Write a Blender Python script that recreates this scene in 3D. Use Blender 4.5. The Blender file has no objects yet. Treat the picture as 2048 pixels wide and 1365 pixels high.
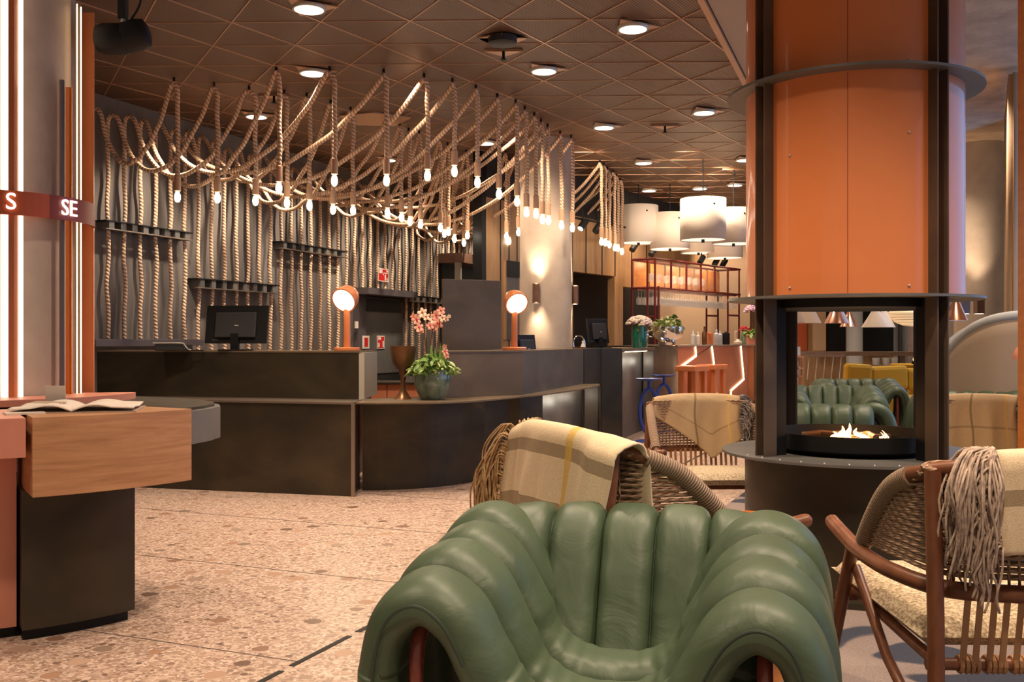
import bpy, math, random
from mathutils import Vector, Matrix
random.seed(7)
PI = math.pi
F, CX, HY, H = 1986.0, 1024.0, 680.0, 1.2      # focal length in px of a 2048 frame, principal column, horizon row, eye height
SC = bpy.context.scene
COL = SC.collection
V = Vector

def at(px, py, d): return V(((px-CX)*d/F, d, H-(py-HY)*d/F))
def gp(px, py, z=0.0): return at(px, py, (H-z)*F/(py-HY))
def lerp(a, b, t): return a+(b-a)*t

# ------------------------------------------------------------------ materials
def newmat(name):
    m = bpy.data.materials.new(name); m.use_nodes = True
    nt = m.node_tree; b = nt.nodes['Principled BSDF']
    return m, nt, b
def N(nt, t, **k):
    n = nt.nodes.new(t)
    for a, v in k.items():
        if a in n.inputs: n.inputs[a].default_value = v
        else: setattr(n, a, v)
    return n
def c4(c): return (c[0], c[1], c[2], 1)
def coords(nt, scale=(1,1,1), rot=(0,0,0), kind='Object'):
    tc = N(nt, 'ShaderNodeTexCoord'); mp = N(nt, 'ShaderNodeMapping')
    mp.inputs['Scale'].default_value = scale; mp.inputs['Rotation'].default_value = rot
    nt.links.new(tc.outputs[kind], mp.inputs['Vector']); return mp.outputs['Vector']
def ramp(nt, fac, stops):
    r = N(nt, 'ShaderNodeValToRGB'); e = r.color_ramp.elements
    while len(e) < len(stops): e.new(0.5)
    for i, (p, c) in enumerate(stops): e[i].position = p; e[i].color = c4(c)
    nt.links.new(fac, r.inputs['Fac']); return r.outputs['Color']
def bumpto(nt, b, h, strength=0.3, dist=0.01):
    bp = N(nt, 'ShaderNodeBump', Strength=strength, Distance=dist)
    nt.links.new(h, bp.inputs['Height']); nt.links.new(bp.outputs['Normal'], b.inputs['Normal'])
def mat(name, c, rough=0.5, metal=0.0, c2=None, nscale=8, stretch=(1,1,1), bump=0.0, bscale=None, coat=0.0, detail=4, spec=None):
    m, nt, b = newmat(name)
    b.inputs['Base Color'].default_value = c4(c); b.inputs['Roughness'].default_value = rough
    b.inputs['Metallic'].default_value = metal
    if coat: b.inputs['Coat Weight'].default_value = coat; b.inputs['Coat Roughness'].default_value = .1
    if spec is not None: b.inputs['Specular IOR Level'].default_value = spec
    if c2 is not None:
        v = coords(nt, stretch); n = N(nt, 'ShaderNodeTexNoise', Scale=nscale, Detail=detail, Roughness=.6)
        nt.links.new(v, n.inputs['Vector'])
        nt.links.new(ramp(nt, n.outputs['Fac'], [(.32, c), (.68, c2)]), b.inputs['Base Color'])
    if bump:
        v2 = coords(nt, stretch); n2 = N(nt, 'ShaderNodeTexNoise', Scale=bscale or nscale*4, Detail=5)
        nt.links.new(v2, n2.inputs['Vector']); bumpto(nt, b, n2.outputs['Fac'], bump)
    return m
def emit(name, c, s, base=(.8,.8,.8)):
    m, nt, b = newmat(name)
    b.inputs['Base Color'].default_value = c4(base)
    b.inputs['Emission Color'].default_value = c4(c); b.inputs['Emission Strength'].default_value = s
    return m
def glassy(name, c=(1,1,1), fac=.25, rough=.05):
    m, nt, b = newmat(name)
    b.inputs['Base Color'].default_value = c4(c); b.inputs['Roughness'].default_value = rough
    b.inputs['Alpha'].default_value = fac; b.inputs['Specular IOR Level'].default_value = .9
    return m

M = {}
# dark hot-rolled steel with bluish-brown patina
def steel(name, a, b2, rough=.42, metal=.75):
    m, nt, b = newmat(name)
    v = coords(nt, (.9,.9,1.6)); n = N(nt, 'ShaderNodeTexNoise', Scale=1.7, Detail=5, Distortion=.6)
    nt.links.new(v, n.inputs['Vector'])
    nt.links.new(ramp(nt, n.outputs['Fac'], [(.3, a), (.55, lerp(V(a), V(b2), .5)), (.72, b2)]), b.inputs['Base Color'])
    n2 = N(nt, 'ShaderNodeTexNoise', Scale=3, Detail=6); nt.links.new(v, n2.inputs['Vector'])
    r = N(nt, 'ShaderNodeMapRange'); r.inputs['To Min'].default_value = rough-.1; r.inputs['To Max'].default_value = rough+.12
    nt.links.new(n2.outputs['Fac'], r.inputs['Value']); nt.links.new(r.outputs[0], b.inputs['Roughness'])
    b.inputs['Metallic'].default_value = metal
    return m
M['steel'] = steel('blackened_steel', (.028,.025,.018), (.088,.066,.04), .4, .45)
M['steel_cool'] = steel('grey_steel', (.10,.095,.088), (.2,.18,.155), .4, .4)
M['steel_brown'] = steel('brown_steel', (.12,.085,.05), (.2,.145,.09), .42, .1)
M['post_steel'] = steel('post_steel', (.07,.048,.034), (.15,.1,.068), .5, .2)
M['steel_edge'] = mat('steel_edge', (.32,.26,.21), .35, .8)
M['steel_end'] = mat('brushed_steel', (.52,.5,.45), .45, .35)
M['black'] = mat('black_plastic', (.006,.006,.007), .55, spec=.3)
M['dark'] = mat('dark_recess', (.012,.011,.011), .7)
M['charcoal'] = mat('charcoal_paint', (.032,.033,.036), .55, .2)
M['grey_metal'] = mat('grey_painted_metal', (.12,.118,.115), .45, .2, (.17,.165,.155), 3)
M['mauve_metal'] = mat('mauve_grey_ledge', (.13,.11,.12), .5, .3)
M['rust_box'] = mat('rust_brown_beam', (.15,.075,.05), .5, .2, (.2,.1,.065), 6)
M['orange'] = mat('orange_lacquer', (.66,.2,.062), .42, 0, (.7,.22,.07), 2, coat=.6)
M['orange_bright'] = mat('bright_orange_paint', (.75,.19,.012), .4)
M['orange_ring'] = mat('rust_orange_band', (.5,.1,.028), .45)
M['orange_dark'] = mat('dark_rust_band', (.23,.04,.022), .4)
M['salmon'] = mat('salmon_paint', (.62,.25,.17), .5)
M['salmon_bar'] = mat('salmon_bar_front', (.66,.26,.14), .45, 0, (.6,.2,.09), 2.5)
M['blue'] = mat('cobalt_paint', (.025,.06,.35), .35)
M['white_sheet'] = mat('white_paper', (.75,.68,.6), .7)
M['white_cloth'] = mat('white_linen_shade', (.78,.7,.6), .8, bump=.1, bscale=60)
M['red'] = mat('sign_red', (.6,.02,.02), .4)
M['red_frame'] = mat('red_brown_metal', (.16,.02,.018), .4, .3)
M['yellow'] = mat('mustard_fabric', (.5,.29,.015), .8, bump=.1, bscale=50)
M['concrete'] = mat('concrete', (.42,.34,.27), .75, 0, (.54,.45,.36), 3.5, bump=.15, bscale=30, detail=8)
M['concrete_ceiling'] = mat('concrete_ceiling_rough', (.3,.21,.14), .85, 0, (.5,.37,.25), 2.5, bump=.8, bscale=25, detail=10)
M['plaster'] = mat('beige_plaster', (.42,.32,.24), .8)
M['blue_plaster'] = mat('pale_plaster', (.5,.52,.54), .8)
M['wall_fabric'] = mat('grey_felt', (.12,.105,.097), .9, 0, (.2,.175,.16), 2.5, (1,1,.3), bump=.1)
M['cork'] = mat('pale_wood_socket', (.55,.33,.2), .6)
M['chrome'] = mat('polished_silver', (.85,.83,.8), .08, 1)
M['copper'] = mat('copper', (.75,.42,.3), .25, .9)
M['leaf'] = mat('leaf_green', (.09,.2,.03), .45, 0, (.2,.33,.07), 20)
M['leaf_pale'] = mat('pale_green_leaf', (.38,.5,.12), .5, 0, (.62,.66,.35), 15)
M['petal_pink'] = mat('coral_petal', (.8,.3,.22), .5, 0, (.85,.5,.38), 30)
M['petal_cream'] = mat('cream_petal', (.85,.68,.5), .5)
M['petal_core'] = mat('petal_core', (.5,.03,.05), .5)
M['petal_white'] = mat('white_petal', (.8,.68,.6), .7, bump=.3)
M['petal_lilac'] = mat('lilac_petal', (.6,.38,.5), .6)
M['stem'] = mat('brown_stem', (.12,.06,.03), .6)
M['green_glass'] = mat('green_ribbed_glass', (.005,.09,.06), .08, 0, (.01,.17,.12), 12, (1,1,.1), coat=1)
M['glaze'] = mat('green_glazed_ceramic', (.05,.11,.085), .12, 0, (.2,.27,.2), 9, (1.6,1.6,.5), coat=1, detail=7)
M['bronze'] = mat('bronze_bowl', (.11,.055,.025), .3, .5, (.2,.09,.03), 5)
M['bulb'] = emit('bulb_glow', (1,.86,.66), 32)
M['bulb_glass'] = glassy('clear_bulb_glass', (1,.95,.85), .22)
M['led'] = emit('led_strip', (1,.70,.42), 6)
M['led_white'] = emit('white_led_tube', (1,.80,.60), 3.4)
M['letter'] = emit('glowing_letter', (1,.88,.8), 1.6)
M['disc'] = emit('downlight_lens', (1,.88,.74), 1.6)
M['lamp_face'] = emit('lamp_opal_face', (1,.84,.58), 12)
M['flame'] = emit('flame', (1,.42,.10), 9)
M['paper_lantern'] = emit('rice_paper_lit', (1,.68,.36), .35, (.85,.72,.5))
M['pane_glass'] = glassy('pane_glass', (.9,.7,.5), .1, .05)
M['glass'] = glassy('clear_glass', (.9,.86,.8), .17, .03)
M['window_glass'] = glassy('window_glass', (.8,.9,1), .15)
M['screen'] = mat('screen', (.03,.03,.03), .1)
M['rug_edge'] = mat('rug_edge', (.12,.1,.1), .95)
M['sand_wood'] = mat('amber_wood_panel', (.62,.2,.045), .4, 0, (.72,.28,.07), 4, (1,1,5))
M['curtain'] = mat('beige_curtain', (.55,.38,.24), .9)

def wood(name, a, b2, rough=.5, scale=5, stretch=(1,1,1), bump=.05):
    m, nt, b = newmat(name)
    v = coords(nt, stretch); n = N(nt, 'ShaderNodeTexNoise', Scale=scale, Detail=8, Roughness=.65, Distortion=.4)
    nt.links.new(v, n.inputs['Vector'])
    nt.links.new(ramp(nt, n.outputs['Fac'], [(.3, a), (.7, b2)]), b.inputs['Base Color'])
    b.inputs['Roughness'].default_value = rough; bumpto(nt, b, n.outputs['Fac'], bump)
    return m
M['oak'] = wood('oak_veneer', (.36,.17,.075), (.56,.3,.15), .5, 3, (1,1,14))
M['oak_wall'] = wood('oak_wall_panel', (.32,.18,.08), (.48,.29,.14), .5, 3, (6,6,.6))
M['chair_wood'] = wood('reddish_brown_ash', (.13,.043,.018), (.24,.09,.04), .38, 6, (3,3,1))
M['plank'] = wood('walnut_plank', (.16,.1,.07), (.24,.16,.11), .5, 5, (1,5,5))

def rope_mat(name, a, b2, fr=17.0, fv=1.0):
    m, nt, b = newmat(name)
    tc = N(nt, 'ShaderNodeTexCoord'); mp = N(nt, 'ShaderNodeMapping')
    nt.links.new(tc.outputs['UV'], mp.inputs['Vector'])
    w = N(nt, 'ShaderNodeTexWave', Scale=1.0, Distortion=.0); w.wave_type = 'BANDS'; w.bands_direction = 'DIAGONAL'
    mp.inputs['Scale'].default_value = (fr, fv, 1)
    nt.links.new(mp.outputs['Vector'], w.inputs['Vector'])
    n = N(nt, 'ShaderNodeTexNoise', Scale=60, Detail=3)
    mx = N(nt, 'ShaderNodeMath', operation='ADD'); nt.links.new(w.outputs['Fac'], mx.inputs[0])
    m2 = N(nt, 'ShaderNodeMath', operation='MULTIPLY'); nt.links.new(n.outputs['Fac'], m2.inputs[0]); m2.inputs[1].default_value = .24
    nt.links.new(m2.outputs[0], mx.inputs[1])
    nt.links.new(ramp(nt, mx.outputs[0], [(.15, a), (.8, b2)]), b.inputs['Base Color'])
    b.inputs['Roughness'].default_value = .85; bumpto(nt, b, mx.outputs[0], .7, .008)
    return m
M['rope'] = rope_mat('jute_rope', (.42,.25,.15), (.80,.57,.40))
M['cord_wrap'] = rope_mat('wrapped_cord', (.24,.15,.09), (.5,.36,.25), 70, .2)
M['cord'] = rope_mat('paper_cord', (.28,.17,.1), (.48,.33,.22))

def fabric(name, a, b2, s=260, bump=.4):
    m, nt, b = newmat(name)
    v = coords(nt); ch = N(nt, 'ShaderNodeTexNoise', Scale=s, Detail=2); nt.links.new(v, ch.inputs['Vector'])
    nt.links.new(ramp(nt, ch.outputs['Fac'], [(.38, a), (.62, b2)]), b.inputs['Base Color'])
    b.inputs['Roughness'].default_value = .95; bumpto(nt, b, ch.outputs['Fac'], bump, .004)
    return m
M['tweed'] = fabric('tweed_cushion', (.36,.26,.15), (.72,.6,.42), 110)
M['fringe'] = mat('wool_fringe', (.28,.2,.17), .95, 0, (.66,.52,.4), 40)
M['fringe_blue'] = mat('wool_fringe_dark', (.08,.08,.1), .95, 0, (.36,.3,.26), 40)
M['fringe_gold'] = mat('wool_fringe_gold', (.3,.16,.06), .95, 0, (.62,.44,.24), 40)

def throw_mat(name, base, stripes_u, stripes_v, gold):
    # woven wool with stripes that belong to the weave (UV of the cloth)
    m, nt, b = newmat(name)
    tc = N(nt, 'ShaderNodeTexCoord'); sp = N(nt, 'ShaderNodeSeparateXYZ'); nt.links.new(tc.outputs['UV'], sp.inputs[0])
    col = None
    mixc = N(nt, 'ShaderNodeRGB'); mixc.outputs[0].default_value = c4(base); col = mixc.outputs[0]
    def stripe(axis, c0, w, colr, col, amt):
        s = N(nt, 'ShaderNodeMath', operation='SUBTRACT'); nt.links.new(sp.outputs[axis], s.inputs[0]); s.inputs[1].default_value = c0
        a = N(nt, 'ShaderNodeMath', operation='ABSOLUTE'); nt.links.new(s.outputs[0], a.inputs[0])
        l = N(nt, 'ShaderNodeMath', operation='LESS_THAN'); nt.links.new(a.outputs[0], l.inputs[0]); l.inputs[1].default_value = w
        mu = N(nt, 'ShaderNodeMath', operation='MULTIPLY'); nt.links.new(l.outputs[0], mu.inputs[0]); mu.inputs[1].default_value = amt
        mx = N(nt, 'ShaderNodeMixRGB'); nt.links.new(mu.outputs[0], mx.inputs['Fac']); nt.links.new(col, mx.inputs['Color1']); mx.inputs['Color2'].default_value = c4(colr)
        return mx.outputs['Color']
    for c0, w, a in stripes_u: col = stripe(0, c0, w, (.2,.14,.07), col, a)
    for c0, w, a in stripes_v: col = stripe(1, c0, w, (.24,.17,.09), col, a)
    for ax, c0, w in gold: col = stripe(ax, c0, w, (.78,.5,.08), col, .75)
    wv = N(nt, 'ShaderNodeTexNoise', Scale=350, Detail=2)
    nt.links.new(tc.outputs['Object'], wv.inputs['Vector'])
    mx = N(nt, 'ShaderNodeMixRGB', blend_type='MULTIPLY'); mx.inputs['Fac'].default_value = .5
    nt.links.new(col, mx.inputs['Color1']); nt.links.new(ramp(nt, wv.outputs['Fac'], [(.3,(.55,.5,.45)),(.6,(1,1,1))]), mx.inputs['Color2'])
    nt.links.new(mx.outputs['Color'], b.inputs['Base Color'])
    b.inputs['Roughness'].default_value = .95; bumpto(nt, b, wv.outputs['Fac'], .35, .003)
    return m
M['throw_plaid'] = throw_mat('cream_plaid_wool', (.84,.69,.47), [(.62,.05,.0)], [(.49,.03,.7),(.76,.035,.7)], [(0,.7,.025)])
M['throw_tan'] = throw_mat('tan_wool', (.6,.44,.26), [(.5,.012,.7)], [(.25,.01,.5)], [(0,.12,.008)])

def leather():
    m, nt, b = newmat('green_leather')
    v = coords(nt); n = N(nt, 'ShaderNodeTexNoise', Scale=5, Detail=4); nt.links.new(v, n.inputs['Vector'])
    nt.links.new(ramp(nt, n.outputs['Fac'], [(.3, (.055,.088,.05)), (.7, (.075,.115,.065))]), b.inputs['Base Color'])
    b.inputs['Roughness'].default_value = .47; b.inputs['Specular IOR Level'].default_value = .5
    n2 = N(nt, 'ShaderNodeTexNoise', Scale=5, Detail=4, Distortion=1.8); nt.links.new(v, n2.inputs['Vector'])
    bumpto(nt, b, n2.outputs['Fac'], .16, .03)
    return m
M['leather'] = leather()
M['leather_seam'] = mat('dark_green_seam', (.03,.05,.035), .5)

def terrazzo():
    m, nt, b = newmat('terrazzo')
    v = coords(nt)
    big = N(nt, 'ShaderNodeTexVoronoi', Scale=7.0, Randomness=1.0); nt.links.new(v, big.inputs['Vector'])
    med = N(nt, 'ShaderNodeTexVoronoi', Scale=26, Randomness=1.0); nt.links.new(v, med.inputs['Vector'])
    sml = N(nt, 'ShaderNodeTexVoronoi', Scale=80, Randomness=1.0); nt.links.new(v, sml.inputs['Vector'])
    def shade(vor, stops):
        s = N(nt, 'ShaderNodeSeparateColor'); nt.links.new(vor.outputs['Color'], s.inputs[0])
        return ramp(nt, s.outputs[0], stops), s.outputs[1]
    sc, _ = shade(sml, [(0,(.27,.175,.135)),(.35,(.43,.3,.235)),(.65,(.55,.4,.32)),(1,(.72,.57,.47))])
    mc, mr = shade(med, [(0,(.16,.1,.075)),(.3,(.36,.24,.17)),(.6,(.5,.35,.26)),(1,(.62,.48,.38))])
    bc, br = shade(big, [(0,(.15,.09,.065)),(.4,(.38,.22,.14)),(.7,(.5,.35,.26)),(1,(.22,.165,.13))])
    nz = N(nt, 'ShaderNodeTexNoise', Scale=30, Detail=3); nt.links.new(v, nz.inputs['Vector'])
    def mask(vor, rnd, thr, size, wob=.15):
        a = N(nt, 'ShaderNodeMath', operation='MULTIPLY'); nt.links.new(nz.outputs['Fac'], a.inputs[0]); a.inputs[1].default_value = wob
        s = N(nt, 'ShaderNodeMath', operation='ADD'); nt.links.new(vor.outputs['Distance'], s.inputs[0]); nt.links.new(a.outputs[0], s.inputs[1])
        l = N(nt, 'ShaderNodeMath', operation='LESS_THAN'); nt.links.new(s.outputs[0], l.inputs[0]); l.inputs[1].default_value = size
        g = N(nt, 'ShaderNodeMath', operation='GREATER_THAN'); nt.links.new(rnd, g.inputs[0]); g.inputs[1].default_value = thr
        mu = N(nt, 'ShaderNodeMath', operation='MULTIPLY'); nt.links.new(l.outputs[0], mu.inputs[0]); nt.links.new(g.outputs[0], mu.inputs[1])
        return mu.outputs[0]
    m1 = N(nt, 'ShaderNodeMixRGB'); nt.links.new(mask(med, mr, .4, .46), m1.inputs['Fac']); nt.links.new(sc, m1.inputs['Color1']); nt.links.new(mc, m1.inputs['Color2'])
    m2 = N(nt, 'ShaderNodeMixRGB'); nt.links.new(mask(big, br, .55, .37), m2.inputs['Fac']); nt.links.new(m1.outputs[0], m2.inputs['Color1']); nt.links.new(bc, m2.inputs['Color2'])
    nt.links.new(m2.outputs[0], b.inputs['Base Color'])
    b.inputs['Roughness'].default_value = .42
    return m
M['terrazzo'] = terrazzo()

def meshceil():
    m, nt, b = newmat('expanded_metal_mesh')
    v = coords(nt, (1,1,1), (0,0,.55))
    w = N(nt, 'ShaderNodeTexWave', Scale=14, Distortion=.3); w.bands_direction = 'X'; nt.links.new(v, w.inputs['Vector'])
    w.inputs['Detail'].default_value = 1
    w2 = N(nt, 'ShaderNodeTexWave', Scale=26, Distortion=.5); w2.bands_direction = 'Y'; nt.links.new(v, w2.inputs['Vector'])
    mu = N(nt, 'ShaderNodeMath', operation='MULTIPLY'); nt.links.new(w.outputs['Fac'], mu.inputs[0]); nt.links.new(w2.outputs['Fac'], mu.inputs[1])
    nt.links.new(ramp(nt, mu.outputs[0], [(.05,(.035,.018,.01)),(.6,(.32,.165,.09))]), b.inputs['Base Color'])
    b.inputs['Metallic'].default_value = .35; b.inputs['Roughness'].default_value = .4
    bumpto(nt, b, mu.outputs[0], .4, .01)
    return m
M['mesh'] = meshceil()
M['trim_metal'] = mat('bronze_trim', (.5,.3,.185), .4, .5)
M['plate_metal'] = mat('bronze_plate', (.5,.3,.18), .42, .5)

def rugmat():
    m, nt, b = newmat('patterned_carpet')
    v = coords(nt, (1,1,1)); n = N(nt, 'ShaderNodeTexNoise', Scale=1.5, Detail=1.5, Distortion=1.0); nt.links.new(v, n.inputs['Vector'])
    base = ramp(nt, n.outputs['Fac'], [(.0,(.05,.055,.08)),(.44,(.05,.055,.08)),(.455,(.3,.235,.21)),(1,(.34,.27,.24))])
    f = N(nt, 'ShaderNodeTexNoise', Scale=220, Detail=2); nt.links.new(v, f.inputs['Vector'])
    mx = N(nt, 'ShaderNodeMixRGB', blend_type='MULTIPLY'); mx.inputs['Fac'].default_value = .6
    nt.links.new(base, mx.inputs['Color1']); nt.links.new(ramp(nt, f.outputs['Fac'], [(.3,(.4,.4,.4)),(.65,(1,1,1))]), mx.inputs['Color2'])
    nt.links.new(mx.outputs[0], b.inputs['Base Color']); b.inputs['Roughness'].default_value = 1; bumpto(nt, b, f.outputs['Fac'], .4, .004)
    return m
M['rug'] = rugmat()

# ------------------------------------------------------------------ mesh builder
class MB:
    def __init__(s): s.v = []; s.f = []; s.uv = {}
    def add(s, vs, fs, uvs=None):
        o = len(s.v); s.v += [V(p) for p in vs]
        for i, f in enumerate(fs):
            if uvs: s.uv[len(s.f)] = uvs[i]
            s.f.append([o+j for j in f])
        return s
    def box(s, x0, x1, y0, y1, z0, z1):
        vs = [(x,y,z) for x in (x0,x1) for y in (y0,y1) for z in (z0,z1)]
        return s.add(vs, [(0,1,3,2),(4,6,7,5),(0,4,5,1),(2,3,7,6),(0,2,6,4),(1,5,7,3)])
    def obox(s, c, sx, sy, sz, rot=None):
        c = V(c); R = rot or Matrix.Identity(3)
        vs = [c + R @ V((x*sx/2, y*sy/2, z*sz/2)) for x in (-1,1) for y in (-1,1) for z in (-1,1)]
        return s.add(vs, [(0,1,3,2),(4,6,7,5),(0,4,5,1),(2,3,7,6),(0,2,6,4),(1,5,7,3)])
    def prism(s, pts, z0, z1):
        n = len(pts); a = sum(pts[i][0]*pts[(i+1)%n][1]-pts[(i+1)%n][0]*pts[i][1] for i in range(n))
        if a < 0: pts = pts[::-1]
        vs = [(p[0],p[1],z0) for p in pts]+[(p[0],p[1],z1) for p in pts]
        fs = [tuple(range(n))[::-1], tuple(range(n,2*n))]+[(i,(i+1)%n,n+(i+1)%n,n+i) for i in range(n)]
        return s.add(vs, fs)
    def slab(s, a, b, th, z0, z1):            # upright panel from a to b, thickness to the left of a->b
        a = V(a[:2]); b = V(b[:2]); d = (b-a).normalized(); n = V((-d.y, d.x))*th
        return s.prism([a, b, b+n, a+n], z0, z1)
    def lathe(s, prof, c=(0,0,0), n=24, cap=True, R=None):
        c = V(c); vs = []; fs = []
        for r, z in prof:
            for i in range(n):
                p = V((r*math.cos(2*PI*i/n), r*math.sin(2*PI*i/n), z)); vs.append(c + (R @ p if R else p))
        m = len(prof)
        for k in range(m-1):
            for i in range(n): j = (i+1)%n; fs.append((k*n+i, k*n+j, (k+1)*n+j, (k+1)*n+i))
        if cap:
            if prof[0][0] > 1e-5: fs.append(tuple(range(n))[::-1])
            if prof[-1][0] > 1e-5: fs.append(tuple(range((m-1)*n, m*n)))
        return s.add(vs, fs)
    def cyl(s, c, r, z0, z1, n=24): return s.lathe([(r,z0),(r,z1)], c, n)
    def tube(s, path, r, n=8, cap=True, closed=False):
        P = [V(p) for p in path]; m = len(P); vs = []; fs = []; uvs = []
        rr = r if callable(r) else (lambda t: r)
        up = None; L = 0; Ls = []
        for i in range(m):
            if closed: t = (P[(i+1)%m]-P[i-1])
            else: t = (P[min(i+1,m-1)]-P[max(i-1,0)])
            if t.length < 1e-9: t = V((0,0,1))
            t.normalize()
            if up is None:
                up = t.cross(V((0,0,1)))
                if up.length < .1: up = t.cross(V((1,0,0)))
                up.normalize()
            else:
                up = up - t*up.dot(t)
                if up.length < 1e-4: up = t.orthogonal()
                up.normalize()
            w = t.cross(up)
            if i: L += (P[i]-P[i-1]).length
            Ls.append(L); q = rr(i/max(1,m-1))
            for k in range(n):
                a = 2*PI*k/n; vs.append(P[i]+(up*math.cos(a)+w*math.sin(a))*q)
        for i in range(m if closed else m-1):
            i2 = (i+1)%m
            for k in range(n):
                j = (k+1)%n; fs.append((i*n+k, i*n+j, i2*n+j, i2*n+k))
                u0, u1 = Ls[i], Ls[i2]; uvs.append([(u0,k/n),(u0,(k+1)/n),(u1,(k+1)/n),(u1,k/n)])
        if cap and not closed:
            fs.append(tuple(range(n))[::-1]); fs.append(tuple(range((m-1)*n, m*n))); uvs += [[(0,0)]*n, [(0,0)]*n]
        return s.add(vs, fs, uvs)
    def rod(s, a, b, r, n=10): return s.tube([a, b], r, n)
    def sphere(s, c, r, n=12, m=8, sc=(1,1,1), R=None):
        pr = [(max(1e-6,math.sin(PI*k/m)), -math.cos(PI*k/m)) for k in range(m+1)]
        c = V(c); vs = []; fs = []
        for q, z in pr:
            for i in range(n):
                p = V((q*math.cos(2*PI*i/n)*r*sc[0], q*math.sin(2*PI*i/n)*r*sc[1], z*r*sc[2])); vs.append(c+(R@p if R else p))
        for k in range(m):
            for i in range(n): j=(i+1)%n; fs.append((k*n+i,k*n+j,(k+1)*n+j,(k+1)*n+i))
        return s.add(vs, fs)
    def grid(s, pts, uvs=None):               # pts[i][j]
        a = len(pts); b = len(pts[0]); vs = [p for r in pts for p in r]; fs = []; us = []
        for i in range(a-1):
            for j in range(b-1):
                fs.append((i*b+j, (i+1)*b+j, (i+1)*b+j+1, i*b+j+1))
                if uvs: us.append([uvs[i][j], uvs[i+1][j], uvs[i+1][j+1], uvs[i][j+1]])
        return s.add(vs, fs, us if uvs else None)
    def xf(s, Mx): s.v = [Mx @ p for p in s.v]; return s

def smooth_path(pts, k=8, closed=False):
    P = [V(p) for p in pts]; n = len(P); out = []
    rng = range(n) if closed else range(n-1)
    for i in rng:
        p0 = P[(i-1)%n] if (closed or i>0) else P[0]; p1 = P[i]; p2 = P[(i+1)%n]; p3 = P[(i+2)%n] if (closed or i+2<n) else P[-1]
        for j in range(k):
            t = j/k; out.append(.5*((2*p1)+(p2-p0)*t+(2*p0-5*p1+4*p2-p3)*t*t+(3*p1-p0-3*p2+p3)*t**3))
    if not closed: out.append(P[-1])
    return out

def mkobj(name, mb, material, off=V((0,0,0)), smooth=False, bevel=0, sub=0, solid=0):
    me = bpy.data.meshes.new(name)
    me.from_pydata([tuple(p-off) for p in mb.v], [], mb.f)
    if mb.uv:
        ul = me.uv_layers.new(name='UVMap')
        for p in me.polygons:
            u = mb.uv.get(p.index)
            if u:
                for k, li in enumerate(p.loop_indices): ul.data[li].uv = u[k]
    me.materials.append(M[material] if isinstance(material, str) else material)
    me.update()
    if smooth:
        for p in me.polygons: p.use_smooth = True
        if smooth != 'all': me.set_sharp_from_angle(angle=math.radians(40))
    o = bpy.data.objects.new(name, me); COL.objects.link(o)
    if solid: md = o.modifiers.new('s','SOLIDIFY'); md.thickness = solid; md.offset = 0
    if bevel: md = o.modifiers.new('b','BEVEL'); md.width = bevel; md.segments = 2; md.limit_method = 'ANGLE'; md.angle_limit = math.radians(40)
    if sub: md = o.modifiers.new('u','SUBSURF'); md.levels = sub; md.render_levels = sub
    return o
def tag(o, label, cat, group=None, kind=None):
    if label: o['label'] = label
    if cat: o['category'] = cat
    if group: o['group'] = group
    if kind: o['kind'] = kind
    return o
def base_of(mbs):
    vs = [p for mb in mbs for p in mb.v]
    x = [p.x for p in vs]; y = [p.y for p in vs]; z = [p.z for p in vs]
    return V(((min(x)+max(x))/2, (min(y)+max(y))/2, min(z)))
def solo(name, mb, material, label, cat, group=None, kind=None, **k):
    b = base_of([mb]); o = mkobj(name, mb, material, b, **k); o.location = b
    return tag(o, label, cat, group, kind)
def struct(name, mb, material, **k):
    o = mkobj(name, mb, material, **k); o['kind'] = 'structure'; return o
def child(o, p):
    o.parent = p; return o
def build(name, label, cat, parts, group=None, base=None, kind=None, Mx=None):
    # parts: (name, mb, material, opts, [subparts]) in world (or local when base given) coordinates
    allm = []
    def coll(ps):
        for p in ps:
            allm.append(p[1])
            if len(p) > 4: coll(p[4])
    coll(parts)
    b = base if base is not None else base_of(allm)
    root = bpy.data.objects.new(name, None); root.empty_display_size = .1; COL.objects.link(root); root.location = b
    tag(root, label, cat, group, kind)
    def mk(ps, par):
        for p in ps:
            opts = dict(p[3]) if len(p) > 3 and p[3] else {}
            lb = opts.pop('label', None)
            o = mkobj(p[0], p[1], p[2], b, **opts); child(o, par)
            if lb: o['label'] = lb
            if len(p) > 4: mk(p[4], o)
    mk(parts, root)
    return root
def copy_tree(o, parent=None):
    c = o.copy(); COL.objects.link(c); c.parent = parent
    for ch in list(o.children):
        copy_tree(ch, c)
    return c
def dup(root, loc, rotz, label, group=None, scale=None):
    r = copy_tree(root); r.location = loc; r.rotation_euler = (0,0,rotz); r['label'] = label
    if group: r['group'] = group
    if scale: r.scale = scale
    return r
SM = {'smooth': True}
ORD = ['first','second','third','fourth','fifth','sixth','seventh','eighth','ninth','tenth','eleventh','twelfth','thirteenth','fourteenth','fifteenth','sixteenth','seventeenth','eighteenth','nineteenth','twentieth','twenty-first','twenty-second','twenty-third','twenty-fourth']

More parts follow.
